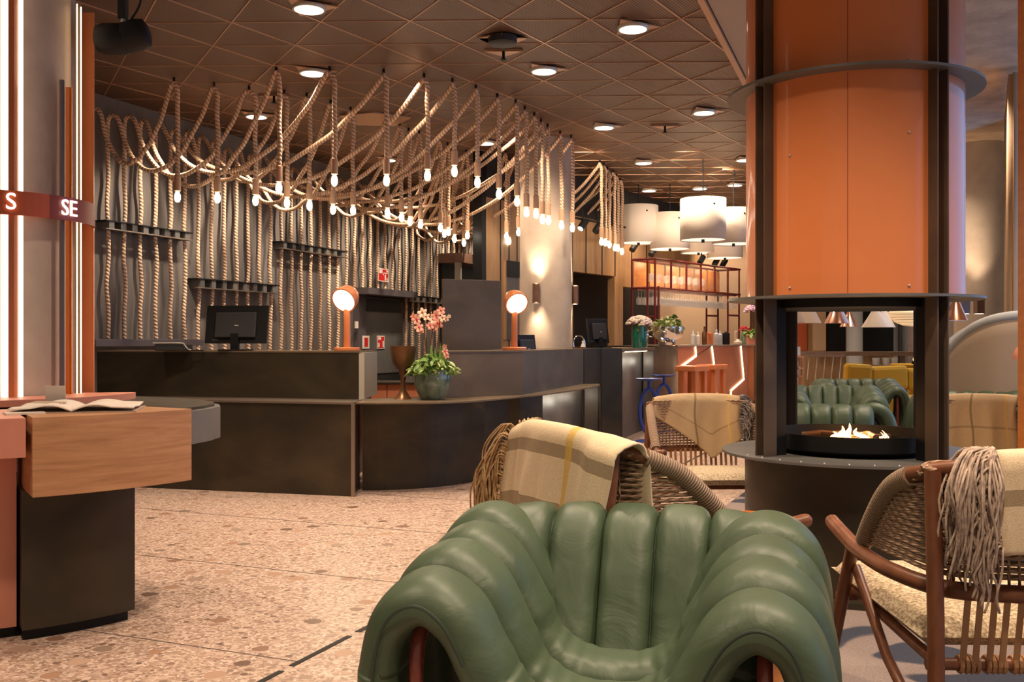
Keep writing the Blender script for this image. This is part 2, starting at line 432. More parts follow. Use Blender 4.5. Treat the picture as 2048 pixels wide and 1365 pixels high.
# lights
def spot(loc, target, e, size=80, blend=.6, col=(1,.74,.5), rad=.06):
    l = bpy.data.lights.new('spot', 'SPOT'); l.energy = e; l.spot_size = math.radians(size); l.spot_blend = blend; l.color = col; l.shadow_soft_size = rad
    o = bpy.data.objects.new('spot_light', l); COL.objects.link(o); o.location = loc
    d = V(target)-V(loc); o.rotation_euler = d.to_track_quat('-Z','Y').to_euler(); return o
def area(loc, target, e, sx, sy, col):
    l = bpy.data.lights.new('area', 'AREA'); l.shape = 'RECTANGLE'; l.size = sx; l.size_y = sy; l.energy = e; l.color = col
    o = bpy.data.objects.new('area_light', l); COL.objects.link(o); o.location = loc
    d = V(target)-V(loc); o.rotation_euler = d.to_track_quat('-Z','Y').to_euler(); return o
def point(loc, e, col=(1,.74,.5), rad=.05):
    l = bpy.data.lights.new('point', 'POINT'); l.energy = e; l.color = col; l.shadow_soft_size = rad
    o = bpy.data.objects.new('point_light', l); COL.objects.link(o); o.location = loc; return o

# ================================================================== SETTING
def ropewall(px):                     # point of the rope wall seen in column px
    z = 7.82/(.3907-(px-CX)/F); return V(((px-CX)*z/F, z))
def RW(d, out=0.0, z=0.0):            # point of the rope wall at depth d, 'out' metres in front of it
    return V((-7.82+.3907*d + .9314*out, d - .3639*out, z))
CZ = 3.6
bx = lambda y: 1.32+.3697*(y-7)
struct('floor', MB().add([(-9,-4,0),(9,-4,0),(9,22,0),(-9,22,0)], [(0,1,2,3)]), 'terrazzo')
struct('ceiling', MB().prism([(-9,-4),(bx(-4),-4),(bx(21),21),(-9,21)], CZ, CZ+.03), 'mesh')
struct('ceiling', MB().prism([(bx(-4)+.45,-4),(9,-4),(9,22),(bx(22)+.45,22)], 3.95, 4.05), 'concrete_ceiling')
struct('trim_1', MB().prism([(bx(-4),-4),(bx(-4)+.05,-4),(bx(21)+.05,21),(bx(21),21)], CZ-.035, CZ+.03), 'trim_metal')
struct('trim_2', MB().prism([(bx(-4)+.06,-4),(bx(-4)+.42,-4),(bx(21)+.42,21),(bx(21)+.06,21)], CZ-.01, CZ+.5), 'plaster')
struct('unlit_ceiling_strip', MB().prism([(bx(-4)+.42,-4),(bx(-4)+1.1,-4),(bx(14)+1.1,14),(bx(14)+.42,14)], CZ+.28, CZ+.33), 'charcoal')  # charcoal strip stands in for ceiling that gets no light
# triangular grid of ceiling trims
SP = .585; V0 = V((.2626, 8.02)); g = MB()
for ang, w in ((31.5, .007), (-28.5, .005), (91.5, .0035)):
    a = math.radians(ang); d = V((math.sin(a), math.cos(a))); n = V((d.y, -d.x))
    for k in range(-32, 33):
        c = V0 + n*(k*SP)
        pts = []
        for i in range(0, 561):
            p = c + d*((i-280)*.06)
            if -5.5 < p.x < bx(p.y) and 1.5 < p.y < 20.5: pts.append(p)
        if len(pts) > 5:
            p, q = pts[0], pts[-1]; nn = n*w
            g.prism([p-nn, q-nn, q+nn, p+nn], CZ-.005, CZ+.005)
struct('trim_4', g, 'trim_metal')
# rope wall
a = RW(5.0); b = RW(19.6)
struct('wall_left', MB().prism([(a.x,a.y),(b.x,b.y),(b.x-.1,b.y+.05),(a.x-.1,a.y+.05)], 0, CZ), 'wall_fabric')
struct('wall_far_left', MB().box(-8.9,-8.8,-4,12,0,CZ), 'charcoal')
# oak wall
def WP(px, out=0.0):
    z = 8.545/(.65-(px-CX)/F); p = V(((px-CX)*z/F, z)); return p + V((.838,-.545))*out
WT = 3.02
w = MB()
w.slab(WP(972), WP(1146), .12, 0, WT); w.slab(WP(1146), WP(1229), .12, 2.2, WT); w.slab(WP(1229), WP(1246), .12, 0, WT)
w.slab(WP(1246), WP(1400), .12, 2.05, WT); w.slab(WP(1246), WP(1400), .12, 0, 1.0)
struct('wall_back', w, 'oak_wall')
w = MB()
for px in (1000, 1017, 1033, 1047, 1143, 1171, 1203, 1229, 1262, 1292): 
    p = WP(px, .002); q = WP(px+1.6, .002); w.slab(q, p, .004, 2.2, WT) if px > 1140 else w.slab(q, p, .004, 0, WT)
struct('trim_5', w, 'dark')
struct('wall_back_upper', MB().slab(WP(965), WP(1400), .1, WT, CZ), 'dark')
struct('doorway_dark_sheet', MB().slab(WP(1120,-.9), WP(1420,-.9), .05, 0, 2.6), 'dark')  # dark sheet stands in for the unlit inside of the doorway
struct('trim_6', MB().slab(WP(1142,-.12), WP(1142,-.9), .03, 0, 2.3).prism([WP(1140,-.1),WP(1236,-.1),WP(1236,-.9),WP(1140,-.9)], 2.22, 2.26), 'charcoal')
struct('trim_7', MB().slab(WP(964), WP(973), .14, 0, CZ), 'black')
# bar back wall, far walls
struct('wall_bar', MB().box(1.9, 4.6, 19.2, 19.3, 0, CZ), 'curtain')
struct('wall_far', MB().box(4.4, 12, 20.5, 20.6, 0, 3.95), 'oak_wall')
# right window wall: frame, glass, curtain
struct('window_1', MB().box(7.3,7.34,-3,19,.1,3.9), 'window_glass')
w = MB()
for y in (-3,-.6,1.8,4.2,6.6,9,11.4,13.8,16.2,18.6): w.box(7.24,7.4,y-.04,y+.04,0,3.95)
w.box(7.24,7.4,-3,19,0,.12); w.box(7.24,7.4,-3,19,3.85,3.95)
struct('window_frame_1', w, 'charcoal')
# floor slot and joints
p0 = V((-.626,4.09)); d = V((.3835,.9236)); n = V((.9236,-.3835))*.012
w = MB()
for k in range(-3, 16):
    a = p0 + d*(k*.46-.02); b = a + d*.4
    w.prism([a-n, b-n, b+n, a+n], .0, .0025)
struct('trim_8', w, 'dark')
w = MB()
for k in (-1,0,1,2,3,4):
    a = V((-.8,3.7)) + d*(k*1.2); b = a + V((-.9236,.3835))*4.5; m = d*.0025
    w.prism([a-m, b-m, b+m, a+m], 0, .0012)
struct('trim_9', w, 'rug_edge')

# rug
solo('rug', MB().prism([(.4,1.0),(5.2,1.0),(5.2,11.5),(3.4,11.5),(1.84,7.8),(.17,4.1),(-.1,3.4)], .001, .012), 'rug',
     'beige carpet with irregular blue blots under the armchairs and the fireplace', 'rug')

# concrete columns
def column(name, x, y, r, top, label):
    return solo(name, MB().lathe([(r,0),(r,top)], (x,y,0), 64), 'concrete', label, 'column', smooth=True)
column('concrete_column', .41, 12.0, .315, CZ, 'round concrete column rising behind the reception desk, lit by wall sconces')
column('concrete_column', 6.60, 14.0, .34, 3.95, 'round concrete column at the far right beside the beige curtain, blue daylight on one side')
column('concrete_column', -2.55, 4.9, .36, CZ, 'round concrete column at the left edge carrying the orange fins and light strips')

# curtain
pts = []
for i in range(90):
    t = i/89; pts.append((4.72+t*1.0+.0, 10.2+t*3.2))
rows = []
for z in (.02, 1.3, 2.6, 3.9):
    rows.append([V((5.05+ t*1.05+.05*math.sin(t*95), 10.0+t*2.2, z)) for t in [i/89 for i in range(90)]])
solo('curtain', MB().grid(rows), 'curtain', 'long beige pleated curtain hanging from ceiling to floor at the right edge', 'curtain', smooth='all', solid=.01)
solo('door_post', MB().box(2.995,3.07,5.8,5.88,0,3.95), 'sand_wood', 'narrow amber wooden post at the extreme right edge of the picture', 'post')

# ================================================================== LEFT KIOSK (ring of desks round the left column)
KC = V((-2.55, 4.9))
def arc(r, a0, a1, n=24): return [KC+V((math.cos(math.radians(lerp(a0,a1,i/n))), math.sin(math.radians(lerp(a0,a1,i/n)))))*r for i in range(n+1)]
def sector(mb, r0, r1, a0, a1, z0, z1, n=24): return mb.prism(arc(r1,a0,a1,n)+arc(r0,a0,a1,n)[::-1], z0, z1)
build('display_desk', 'curved oak veneer display box on a dark steel pedestal, open book on top', 'desk', [
    ('body', sector(MB(), .89, 1.35, -57.2, -29, .60, .905), 'oak', {'label':'oak veneer box with curved front','bevel':.002}),
    ('pedestal', sector(MB(), .5, 1.14, -57.8, -34.8, .045, .60), 'steel', {'label':'dark steel pedestal'}),
    ('plinth', sector(MB(), .5, 1.11, -57.5, -35.5, 0, .045), 'black', {})])
build('display_desk', 'salmon painted curved desk section cut off by the left edge', 'desk', [
    ('body', sector(MB(), .8, 1.36, -110, -58.2, .755, .905), 'salmon', {'bevel':.002}),
    ('pedestal', sector(MB(), .45, 1.06, -110, -58.4, .045, .755), 'salmon', {}),
    ('plinth', sector(MB(), .5, 1.03, -110, -58.6, 0, .045), 'black', {})])
tray = [KC+V((.2,-.55)), KC+V((.78,-.43)), V((-1.38,4.25)), V((-1.345,4.42)), V((-1.345,4.58)), V((-1.40,4.74)), V((-1.57,4.965)), V((-1.72,5.08)), V((-1.9,5.16)), V((-2.05,5.19)), V((-2.1,5.0))]
tin = [KC.lerp(p, .975) for p in tray]
build('steel_tray', 'dark grey steel tray top with rounded nose projecting beyond the oak box', 'desk', [
    ('shell', MB().prism(tray, .75, .893), 'grey_metal', {'smooth':True}),
    ('top', MB().prism(tin, .893, .905), 'steel', {'label':'dark brown steel top'})])
def ringseg(r0, r1, a0, a1, z0, z1): return sector(MB(), r0, r1, a0, a1, z0, z1)
build('base_ring', 'low orange ring shelf around the foot of the left column', 'shelf', [
    ('ring', ringseg(.37, .66, -115, 10, .905, .935), 'salmon', {})])
# curved sign band with letters
def onring(px, r):
    k = (px-CX)/F; A = 1+k*k; Bq = -2*(k*KC.x+KC.y); Cq = KC.x**2+KC.y**2-r*r
    z = (-Bq-math.sqrt(max(0,Bq*Bq-4*A*Cq)))/(2*A); p = V((k*z, z)); v = p-KC
    return p, math.degrees(math.atan2(v.y, v.x))
_, aS = onring(98, .453)
_, aE = onring(186, .452)
def text_mesh(txt, size, ext, material, loc, ang, name='lettering'):
    cu = bpy.data.curves.new('t', 'FONT'); cu.body = txt; cu.size = size; cu.extrude = ext; cu.align_x = 'CENTER'; cu.align_y = 'CENTER'; cu.resolution_u = 4
    to = bpy.data.objects.new('t', cu); COL.objects.link(to); dg = bpy.context.evaluated_depsgraph_get(); dg.update()
    me = bpy.data.meshes.new_from_object(to.evaluated_get(dg)); bpy.data.objects.remove(to)
    R = Matrix.Rotation(math.radians(ang), 3, 'Z') @ Matrix.Rotation(PI/2, 3, 'X')
    mb = MB(); mb.add([R @ p.co + V(loc) for p in me.vertices], [tuple(p.vertices) for p in me.polygons]); return mb
pS, angS = onring(22, .462); pE, angE = onring(139, .462)
build('sign_band', 'curved rust orange band sign with glowing letters around the left column', 'sign', [
    ('band', ringseg(.438, .455, -140, aS, 1.771, 1.882), 'orange_ring', {}),
    ('band', ringseg(.438, .455, aS, aE+28, 1.771, 1.882), 'orange_dark', {'label':'darker rust red end of the band'}),
    ('band_end', MB().obox((*(KC+V((math.cos(math.radians(aE+30)),math.sin(math.radians(aE+30))))*.446),1.826), .03,.012,.115, Matrix.Rotation(math.radians(aE+30),3,'Z')), 'salmon', {}),
    ('lettering', text_mesh('S', .108, .003, 'letter', (*pS, 1.828), angS+90), 'letter', {'label':'glowing letter S'}),
    ('lettering', text_mesh('SE', .108, .003, 'letter', (*pE, 1.826), angE+90), 'letter', {'label':'glowing letters SE'})])
# fins and light strips standing on the ring shelf
def fin(px0, px1, r, z0, z1, dep): 
    p, a = onring((px0+px1)/2, r); p0 = at(px0, 0, p.y); p1 = at(px1, 0, p.y)
    return MB().box(p0.x, p1.x, p.y, p.y+dep, z0, z1)
build('light_column', 'orange upright fin with two white light tubes on the left column', 'light', [
    ('fin', fin(16.5, 28, .435, .93, 3.58, .08), 'orange', {}),
    ('light_tube', fin(2, 14.5, .405, .93, 3.58, .03), 'led_white', {}),
    ('light_tube', fin(30, 40, .405, .93, 3.58, .03), 'led_white', {})])
build('light_column', 'tall orange fin with a thin lit outline beside the ceiling projector', 'light', [
    ('fin', fin(162, 187, .405, .93, 2.87, .012), 'orange', {}),
    ('frame', fin(150, 153.0, .40, .93, 2.87, .01).add(*[list(x) for x in (fin(153.0,161.0,.40,.93,2.87,.01).v, fin(153.0,161.0,.40,.93,2.87,.01).f)]), 'steel_brown', {}),
    ('light_line', fin(153, 154.6, .415, .935, 2.85, .004), 'led', {}),
    ('light_line', fin(161, 162.6, .415, .935, 2.85, .004), 'led', {})])
solo('narrow_fin', fin(131, 143, .40, .93, 2.43, .012), 'orange_bright', 'short narrow bright orange fin between the column and the tall lit fin', 'light fitting')
solo('cable_conduit', MB().tube([(at(124,0,4.78).x,4.78,.93),(at(124,0,4.78).x,4.78,2.45)], .012, 10), 'mauve_metal', 'thin grey blue conduit running up the left column', 'pipe')

# open book, card, brochure
bc = KC+V((math.cos(math.radians(-45)), math.sin(math.radians(-45))))*1.09
def page(side, n=14):
    rows = []
    for j in range(9):
        y = lerp(-.17,.17,j/8); row = []
        for i in range(n+1):
            t = i/n; row.append(V((side*t*.235, y, .008+.03*math.sin(min(1,t*1.6)*PI*.75)*(1-t*.55)+.003*math.sin(j))))
        rows.append(row)
    return rows
Rb = Matrix.Translation((bc.x-.03, bc.y+.02, .905)) @ Matrix.Rotation(math.radians(14),4,'Z')
def pg(side): m = MB().grid(page(side)); return m
ph = MB().grid([[V((-.17+.12*i, -.1+.13*j, .040-.006*i)) for i in (0,1)] for j in (0,1)])
build('open_book', 'large open book with curling white pages lying on the oak desk', 'book', [
    ('page', pg(-1).xf(Rb), 'white_sheet', {'smooth':'all','solid':.006}), ('page', pg(1).xf(Rb), 'white_sheet', {'smooth':'all','solid':.006}),
    ('cover', MB().box(-.245,.245,-.175,.175,.0,.005).xf(Rb), 'plaster', {}),
    ('picture', ph.xf(Rb), 'plaster', {'label':'faint printed picture on the left page','solid':.001})])
Rc = Matrix.Translation((at(112,800,4.35).x, 4.35, .905+.03)) @ Matrix.Rotation(math.radians(12),4,'X')
solo('card_holder', MB().box(-.045,.045,-.0015,.0015,-.03,.065).xf(Rc), 'white_sheet', 'small white card standing behind the open book', 'card')
solo('leaflet', MB().box(-.08,.06,-.05,.05,0,.008).xf(Matrix.Translation((-1.93,3.95,.905)) @ Matrix.Rotation(.6,4,'Z')), 'white_sheet', 'white leaflet on the salmon desk left of the book', 'leaflet')

# projector hung from the ceiling
pc = at(246, 78, 5.0)
R90 = Matrix.Rotation(math.radians(90),3,'Y')
build('ceiling_projector', 'black rounded spotlight projector hanging from the ceiling at upper left', 'projector', [
    ('body', MB().lathe([(.03,-.135),(.065,-.125),(.078,-.095),(.078,.02),(.07,.03)], pc, 28, R=R90), 'black', {'smooth':True}),
    ('lens_head', MB().lathe([(.0781,.015),(.0785,.09),(.07,.12),(.045,.132)], pc, 28, R=Matrix.Rotation(math.radians(75),3,'Y')), 'black', {'smooth':True}),
    ('pole', MB().box(pc.x-.02,pc.x+.02,pc.y-.02,pc.y+.02,pc.z+.1,CZ), 'black', {}),
    ('bracket', MB().cyl((pc.x,pc.y,0), .012, pc.z+.07, pc.z+.105), 'steel_end', {}),
    ('cable', MB().tube(smooth_path([(pc.x+.02,pc.y,pc.z+.07),(pc.x+.09,pc.y,pc.z+.2),(pc.x+.04,pc.y,pc.z+.4),(pc.x+.06,pc.y,CZ)]), .006, 8), 'black', {})])

# ================================================================== RECEPTION DESK
zt = 1.095
lowL = lambda X: 7.59-.26*(X+1.21)
uL = lambda X: 8.0-.26*(X+1.233)
build('reception_counter', 'long dark steel reception counter with raised top carrying the monitor', 'counter', [
    ('lower_panel', MB().prism([(-3.6,lowL(-3.6)),(-1.225,lowL(-1.225)),(-1.225,lowL(-1.225)+.4),(-3.6,lowL(-3.6)+.4)], 0, .705), 'steel', {'label':'lower front panel of blackened steel'}),
    ('ledge', MB().prism([(-3.6,lowL(-3.6)-.012),(-1.205,lowL(-1.205)-.012),(-1.205,lowL(-1.2)+.42),(-3.6,lowL(-3.6)+.42)], .705, .72), 'steel_edge', {'label':'pale edged ledge'}),
    ('upper_panel', MB().prism([(-3.6,uL(-3.6)),(-1.233,uL(-1.233)),(-1.233,uL(-1.233)+.05),(-3.6,uL(-3.6)+.05)], .72, zt), 'steel', {'label':'raised upper front panel'}),
    ('top', MB().prism([(-3.6,uL(-3.6)-.005),(-1.225,uL(-1.233)-.005),(-1.2,8.78),(-3.6,9.2)], zt, zt+.012), 'steel_brown', {}),
    ('end_panel', MB().box(-1.233,-1.19,8.0,8.76,.72,zt), 'steel_end', {'label':'steel end panel, coloured paler for the light on it'}),  # paler metal stands in for light caught by the dark steel
    ('body', MB().prism([(-3.6,uL(-3.6)+.06),(-1.25,uL(-1.25)+.06),(-1.25,8.7),(-3.6,9.1)], .1, zt), 'steel', {}),
    ('corner_post', MB().box(-1.228,-1.2,7.575,7.62,0,.72), 'steel_edge', {})])
front = [(-1.195,7.585),(-1.0,7.57),(-.7376,7.585),(-.47,7.65),(-.204,7.94),(.085,8.44),(.273,8.75),(.645,9.63),(.93,10.5)]
frs = smooth_path([(x,y,0) for x,y in front], 6); frs = [(p.x,p.y) for p in frs]
back = [(.95,10.86),(.775,10.83),(.091,8.64),(-.5,8.22),(-1.195,8.1)]
basep = smooth_path([(x,y,0) for x,y in [(-1.19,7.9),(-.95,7.93),(-.66,8.05),(-.45,8.22),(-.333,8.37),(-.2,8.53),(-.12,8.63)]], 5)
build('curved_counter', 'low curved dark steel counter carrying the green orchid pot', 'counter', [
    ('top', MB().prism(frs+back, .708, .72), 'steel_brown', {'label':'curved thin steel top'}),
    ('base', MB().prism([(p.x,p.y) for p in basep]+[(-.11,8.63),(.074,8.6),(.27,8.75),(.2,9.0),(-.5,8.8),(-1.19,8.3)], 0, .708), 'steel', {'label':'curved base panel'}),
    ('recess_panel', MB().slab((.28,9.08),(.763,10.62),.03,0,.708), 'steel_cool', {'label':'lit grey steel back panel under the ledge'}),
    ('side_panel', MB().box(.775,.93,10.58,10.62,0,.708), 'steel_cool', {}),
    ('leg_panel', MB().box(.915,.93,10.42,10.62,0,.708), 'steel', {}),
    ('light_line', MB().slab((.33,9.0),(.82,10.5),.015,.700,.707), 'led', {})])
build('reception_counter', 'right hand raised section of dark steel counter below the second orange lamp', 'counter', [
    ('front_panel', MB().slab((-.62,8.19),(.091,8.63),.03,.72,zt), 'steel_brown', {'label':'brown steel front panel'}),
    ('front_panel', MB().slab((.091,8.63),(.78,10.83),.03,.72,zt), 'steel_cool', {'label':'greyer steel front panel'}),
    ('body', MB().prism([(-.6,8.26),(.07,8.68),(.75,10.85),(.30,10.98),(-.3,9.1),(-.6,8.8)], 0, zt), 'steel', {}),
    ('top', MB().prism([(-.62,8.18),(.093,8.62),(.785,10.83),(.28,11.0),(-.32,9.12),(-.62,8.82)], zt, zt+.01), 'steel_brown', {}),
    ('tall_panel', MB().prism([(.79,10.88),(1.03,11.38),(1.264,11.46),(1.25,12.1),(.85,12.05),(.45,11.3)], 0, zt+.005), 'steel', {'label':'full height dark steel corner'})])
build('service_counter', 'dark steel counter with lit recess behind the blue bar stools', 'counter', [
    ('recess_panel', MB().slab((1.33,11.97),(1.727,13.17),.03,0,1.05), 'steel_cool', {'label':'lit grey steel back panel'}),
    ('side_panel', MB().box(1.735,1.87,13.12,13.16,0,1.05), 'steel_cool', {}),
    ('top', MB().prism([(1.27,11.47),(1.885,13.1),(1.885,13.2),(1.3,13.42),(.9,12.2)], 1.06, zt+.005), 'steel_brown', {}),
    ('body', MB().prism([(1.76,13.18),(1.88,13.17),(2.415,14.48),(1.9,14.85),(1.3,13.48)], 0, 1.12), 'steel', {'label':'dark steel end block'}),
    ('light_line', MB().slab((1.36,11.86),(1.78,13.08),.015,1.05,1.058), 'led', {})])
# orange storage behind the desk
cb = []
cx0 = at(742,0,10.5).x; cx1 = at(870,0,10.5).x
parts = [('body', MB().box(cx0,cx1,10.52,11.0,0,.73), 'dark', {}), ('top', MB().box(cx0-.02,cx1+.02,10.46,11.02,.73,.75), 'steel', {})]
n = 4
for i in range(n):
    parts.append(('door', MB().box(lerp(cx0,cx1,i/n)+.004, lerp(cx0,cx1,(i+1)/n)-.004, 10.5,10.52,.02,.725), 'salmon_bar', {}))
build('storage_cabinet', 'low salmon fronted cabinet behind the curved counter', 'cabinet', parts)

# ================================================================== ROPE WALL FITTINGS
def wbox(mb, px0, px1, out0, out1, z0, z1):
    a = ropewall(px0); b = ropewall(px1); n = V((.9314,-.3639))
    return mb.prism([a+n*out0, a+n*out1, b+n*out1, b+n*out0], z0, z1)
def rail(px0, px1, z0, z1, label, cnt):
    top = wbox(MB(), px0, px1, 0, .16, z1-.012, z1); bot = wbox(MB(), px0, px1, .12, .16, z0, z0+.012); fins = []
    a = ropewall(px0); b = ropewall(px1); n = V((.9314,-.3639)); dd = (b-a).normalized()
    parts = [('top_plate', top, 'black', {}), ('front_bar', bot, 'steel_edge', {})]
    for i in range(cnt):
        c = a.lerp(b, (i+.3)/cnt)
        parts.append(('divider', MB().prism([c, c+n*.15, c+n*.15+dd*.07, c+dd*.07], z0, z1-.012), 'grey_metal', {}))
    build('rope_rail', label, 'rail', parts, group='slotted rails on the rope wall')
rail(187, 362, 2.27, 2.36, 'slotted metal rail gripping the ropes high at the left end of the wall', 8)
rail(372, 538, 1.765, 1.875, 'slotted metal rail above the computer monitor, lowest at left', 8)
rail(541, 676, 2.33, 2.425, 'slotted metal rail right of the centre, above and between monitor and lamp', 8)
rail(800, 874, 1.80, 1.90, 'slotted metal rail just right of the grey wall cabinet', 6)
wbox_l = wbox(MB(), 150, 371, 0, .25, 1.135, 1.205)
solo('wall_ledge', wbox_l, 'mauve_metal', 'mauve grey ledge into which the left wall ropes run', 'shelf', bevel=.003)
build('wall_cabinet', 'grey steel cabinet door on the rope wall under a projecting lintel', 'cabinet', [
    ('door', wbox(MB(), 720, 797, .0, .06, .7, 1.83), 'grey_metal', {}),
    ('frame', wbox(MB(), 706, 721, .0, .09, .7, 1.86), 'mauve_metal', {}),
    ('top_rail', wbox(MB(), 722, 794, .06, .075, 1.62, 1.80), 'charcoal', {}),
    ('lintel', wbox(MB(), 700, 801, .0, .3, 1.85, 1.94), 'mauve_metal', {}),
    ('base_shade', wbox(MB(), 706, 797, .0, .05, .0, .7), 'dark', {})])  # dark slab stands in for the shadow below the cabinet
solo('door_lintel', wbox(MB(), 876, 964, 0, .45, 2.5, 2.66), 'rust_box', 'rust brown beam box over the dark doorway at the end of the rope wall', 'beam')
struct('doorway_dark_slab', wbox(MB(), 880, 960, .0, .06, 0, 2.5), 'charcoal')  # charcoal slab stands in for the darkness of the open doorway
solo('door_post', wbox(MB(), 877, 880.5, .3, .4, 0, 2.5), 'steel_end', 'thin pale metal upright at the left side of the dark doorway', 'post')
solo('steel_screen', MB().slab(at(886,0,10.6), at(1003,0,10.9), .04, 0, 1.85), 'steel_brown', 'tall brown steel screen standing behind the counter, left of the second orange lamp', 'screen', bevel=.004)

def sign(px0, px1, z0, z1, out, label, kind):
    a = ropewall(px0); b = ropewall(px1); n = V((.9314,-.3639)); W = (b-a).length; Hh = z1-z0; dd = (b-a)/W
    def q(mb, u0, u1, v0, v1, o0, o1):
        A = a+dd*(W*u0); B = a+dd*(W*u1); return mb.prism([A+n*o0, A+n*o1, B+n*o1, B+n*o0], z0+Hh*v0, z0+Hh*v1)
    marks = MB(); o = out+.006; e = out+.008
    if kind == 'a':       # flame and handset over the hose
        q(marks,.62,.72,.1,.55,o,e); q(marks,.78,.88,.1,.3,o,e); q(marks,.5,.9,.62,.7,o,e); q(marks,.12,.4,.62,.9,o,e); q(marks,.45,.52,.5,.6,o,e); q(marks,.76,.9,.74,.9,o,e)
    elif kind == 'b': q(marks,.25,.75,.15,.85,o,e)
    else: q(marks,.12,.3,.12,.45,o,e); q(marks,.12,.5,.68,.9,o,e); q(marks,.72,.88,.12,.6,o,e)
    build('safety_sign', label, 'sign', [
        ('border', q(MB(),0,1,0,1,out,out+.004), 'white_sheet', {}),
        ('panel', q(MB(),.07,.93,.07,.93,out+.004,out+.006), 'red' if kind != 'b' else 'white_sheet', {}),
        ('pictogram', marks, 'white_sheet' if kind != 'b' else 'red', {})])
Za = ropewall(752).y
sign(741, 763, H+(680-564)*Za/F, H+(680-538)*Za/F, .12, 'red fire equipment sign hanging among the wall ropes', 'a')
Zb = ropewall(758).y
sign(746, 761, H+(680-698)*Zb/F, H+(680-672)*Zb/F, .065, 'red fire hose sign on the grey wall cabinet door', 'c')
sign(713, 727, H+(680-698)*ropewall(720).y/F, H+(680-672)*ropewall(720).y/F, .095, 'white and red extinguisher sign on the cabinet frame', 'b')
solo('wall_switch', wbox(MB(), 697, 702, .1, .12, H+(680-657)*14/F, H+(680-643)*14/F), 'white_sheet', 'small white switch plate beside the first orange lamp', 'switch')

# ================================================================== ROPE PENDANTS
outer = [((345,155),(355,393)),((425,165),(435,395)),((493,172),(511,400)),((550,133),(558,375)),((655,133),(669,360)),((765,138),(773,360)),
 ((845,147),(855,350)),((903,157),(909,342)),((950,170),(955,364)),((993,187),(998,387)),((1030,198),(1034,402)),((1048,212),(1053,424)),
 ((1067,225),(1072,427)),((1081,238),(1085,438)),((1094,248),(1097,440)),((1119,262),(1123,450)),((1141,270),(1145,455))]
inner = [((566,180),(574,405)),((611,186),(619,410)),((659,200),(666,418)),((699,214),(706,420)),((769,235),(775,425)),((798,245),(803,434)),
 ((816,256),(820,442)),((837,261),(841,448)),((877,275),(881,455)),((885,300),(889,467)),((894,285),(897,463)),((905,310),(909,477)),
 ((924,322),(928,485)),((931,300),(935,470)),((957,326),(961,491)),((1003,330),(1007,491)),((1010,300),(1013,472)),((1015,315),(1018,482)),((1034,296),(1037,464))]
right = [((1198,320),(1203,483)),((1206,326),(1211,485)),((1213,334),(1219,489)),((1224,340),(1230,495)),((1231,348),(1236,496)),((1240,356),(1244,503))]
hooks = [(h,b,'o') for h,b in outer]+[(h,b,'i') for h,b in inner]+[(h,b,'r') for h,b in right]
hooks.sort(key=lambda t: t[0][0]-(250 if t[2]=='o' else 0))
NR = len(hooks)
RR = .0215
cnt = {'o':0,'i':0,'r':0}
rng = random.Random(3)
d0 = 9.52
sock_prof = [(.026,0),(.03,.004),(.03,.135),(.024,.14)]
bulb_prof = [(.001,-.105),(.014,-.103),(.025,-.088),(.031,-.065),(.029,-.04),(.021,-.015),(.014,-.0)]
core_prof = [(.001,-.092),(.012,-.088),(.019,-.068),(.018,-.042),(.010,-.02),(.001,-.012)]
seq = {id(h): n_ for kd in 'oir' for n_, h in enumerate(sorted([h for h in hooks if h[2]==kd], key=lambda t: t[0][0]))}
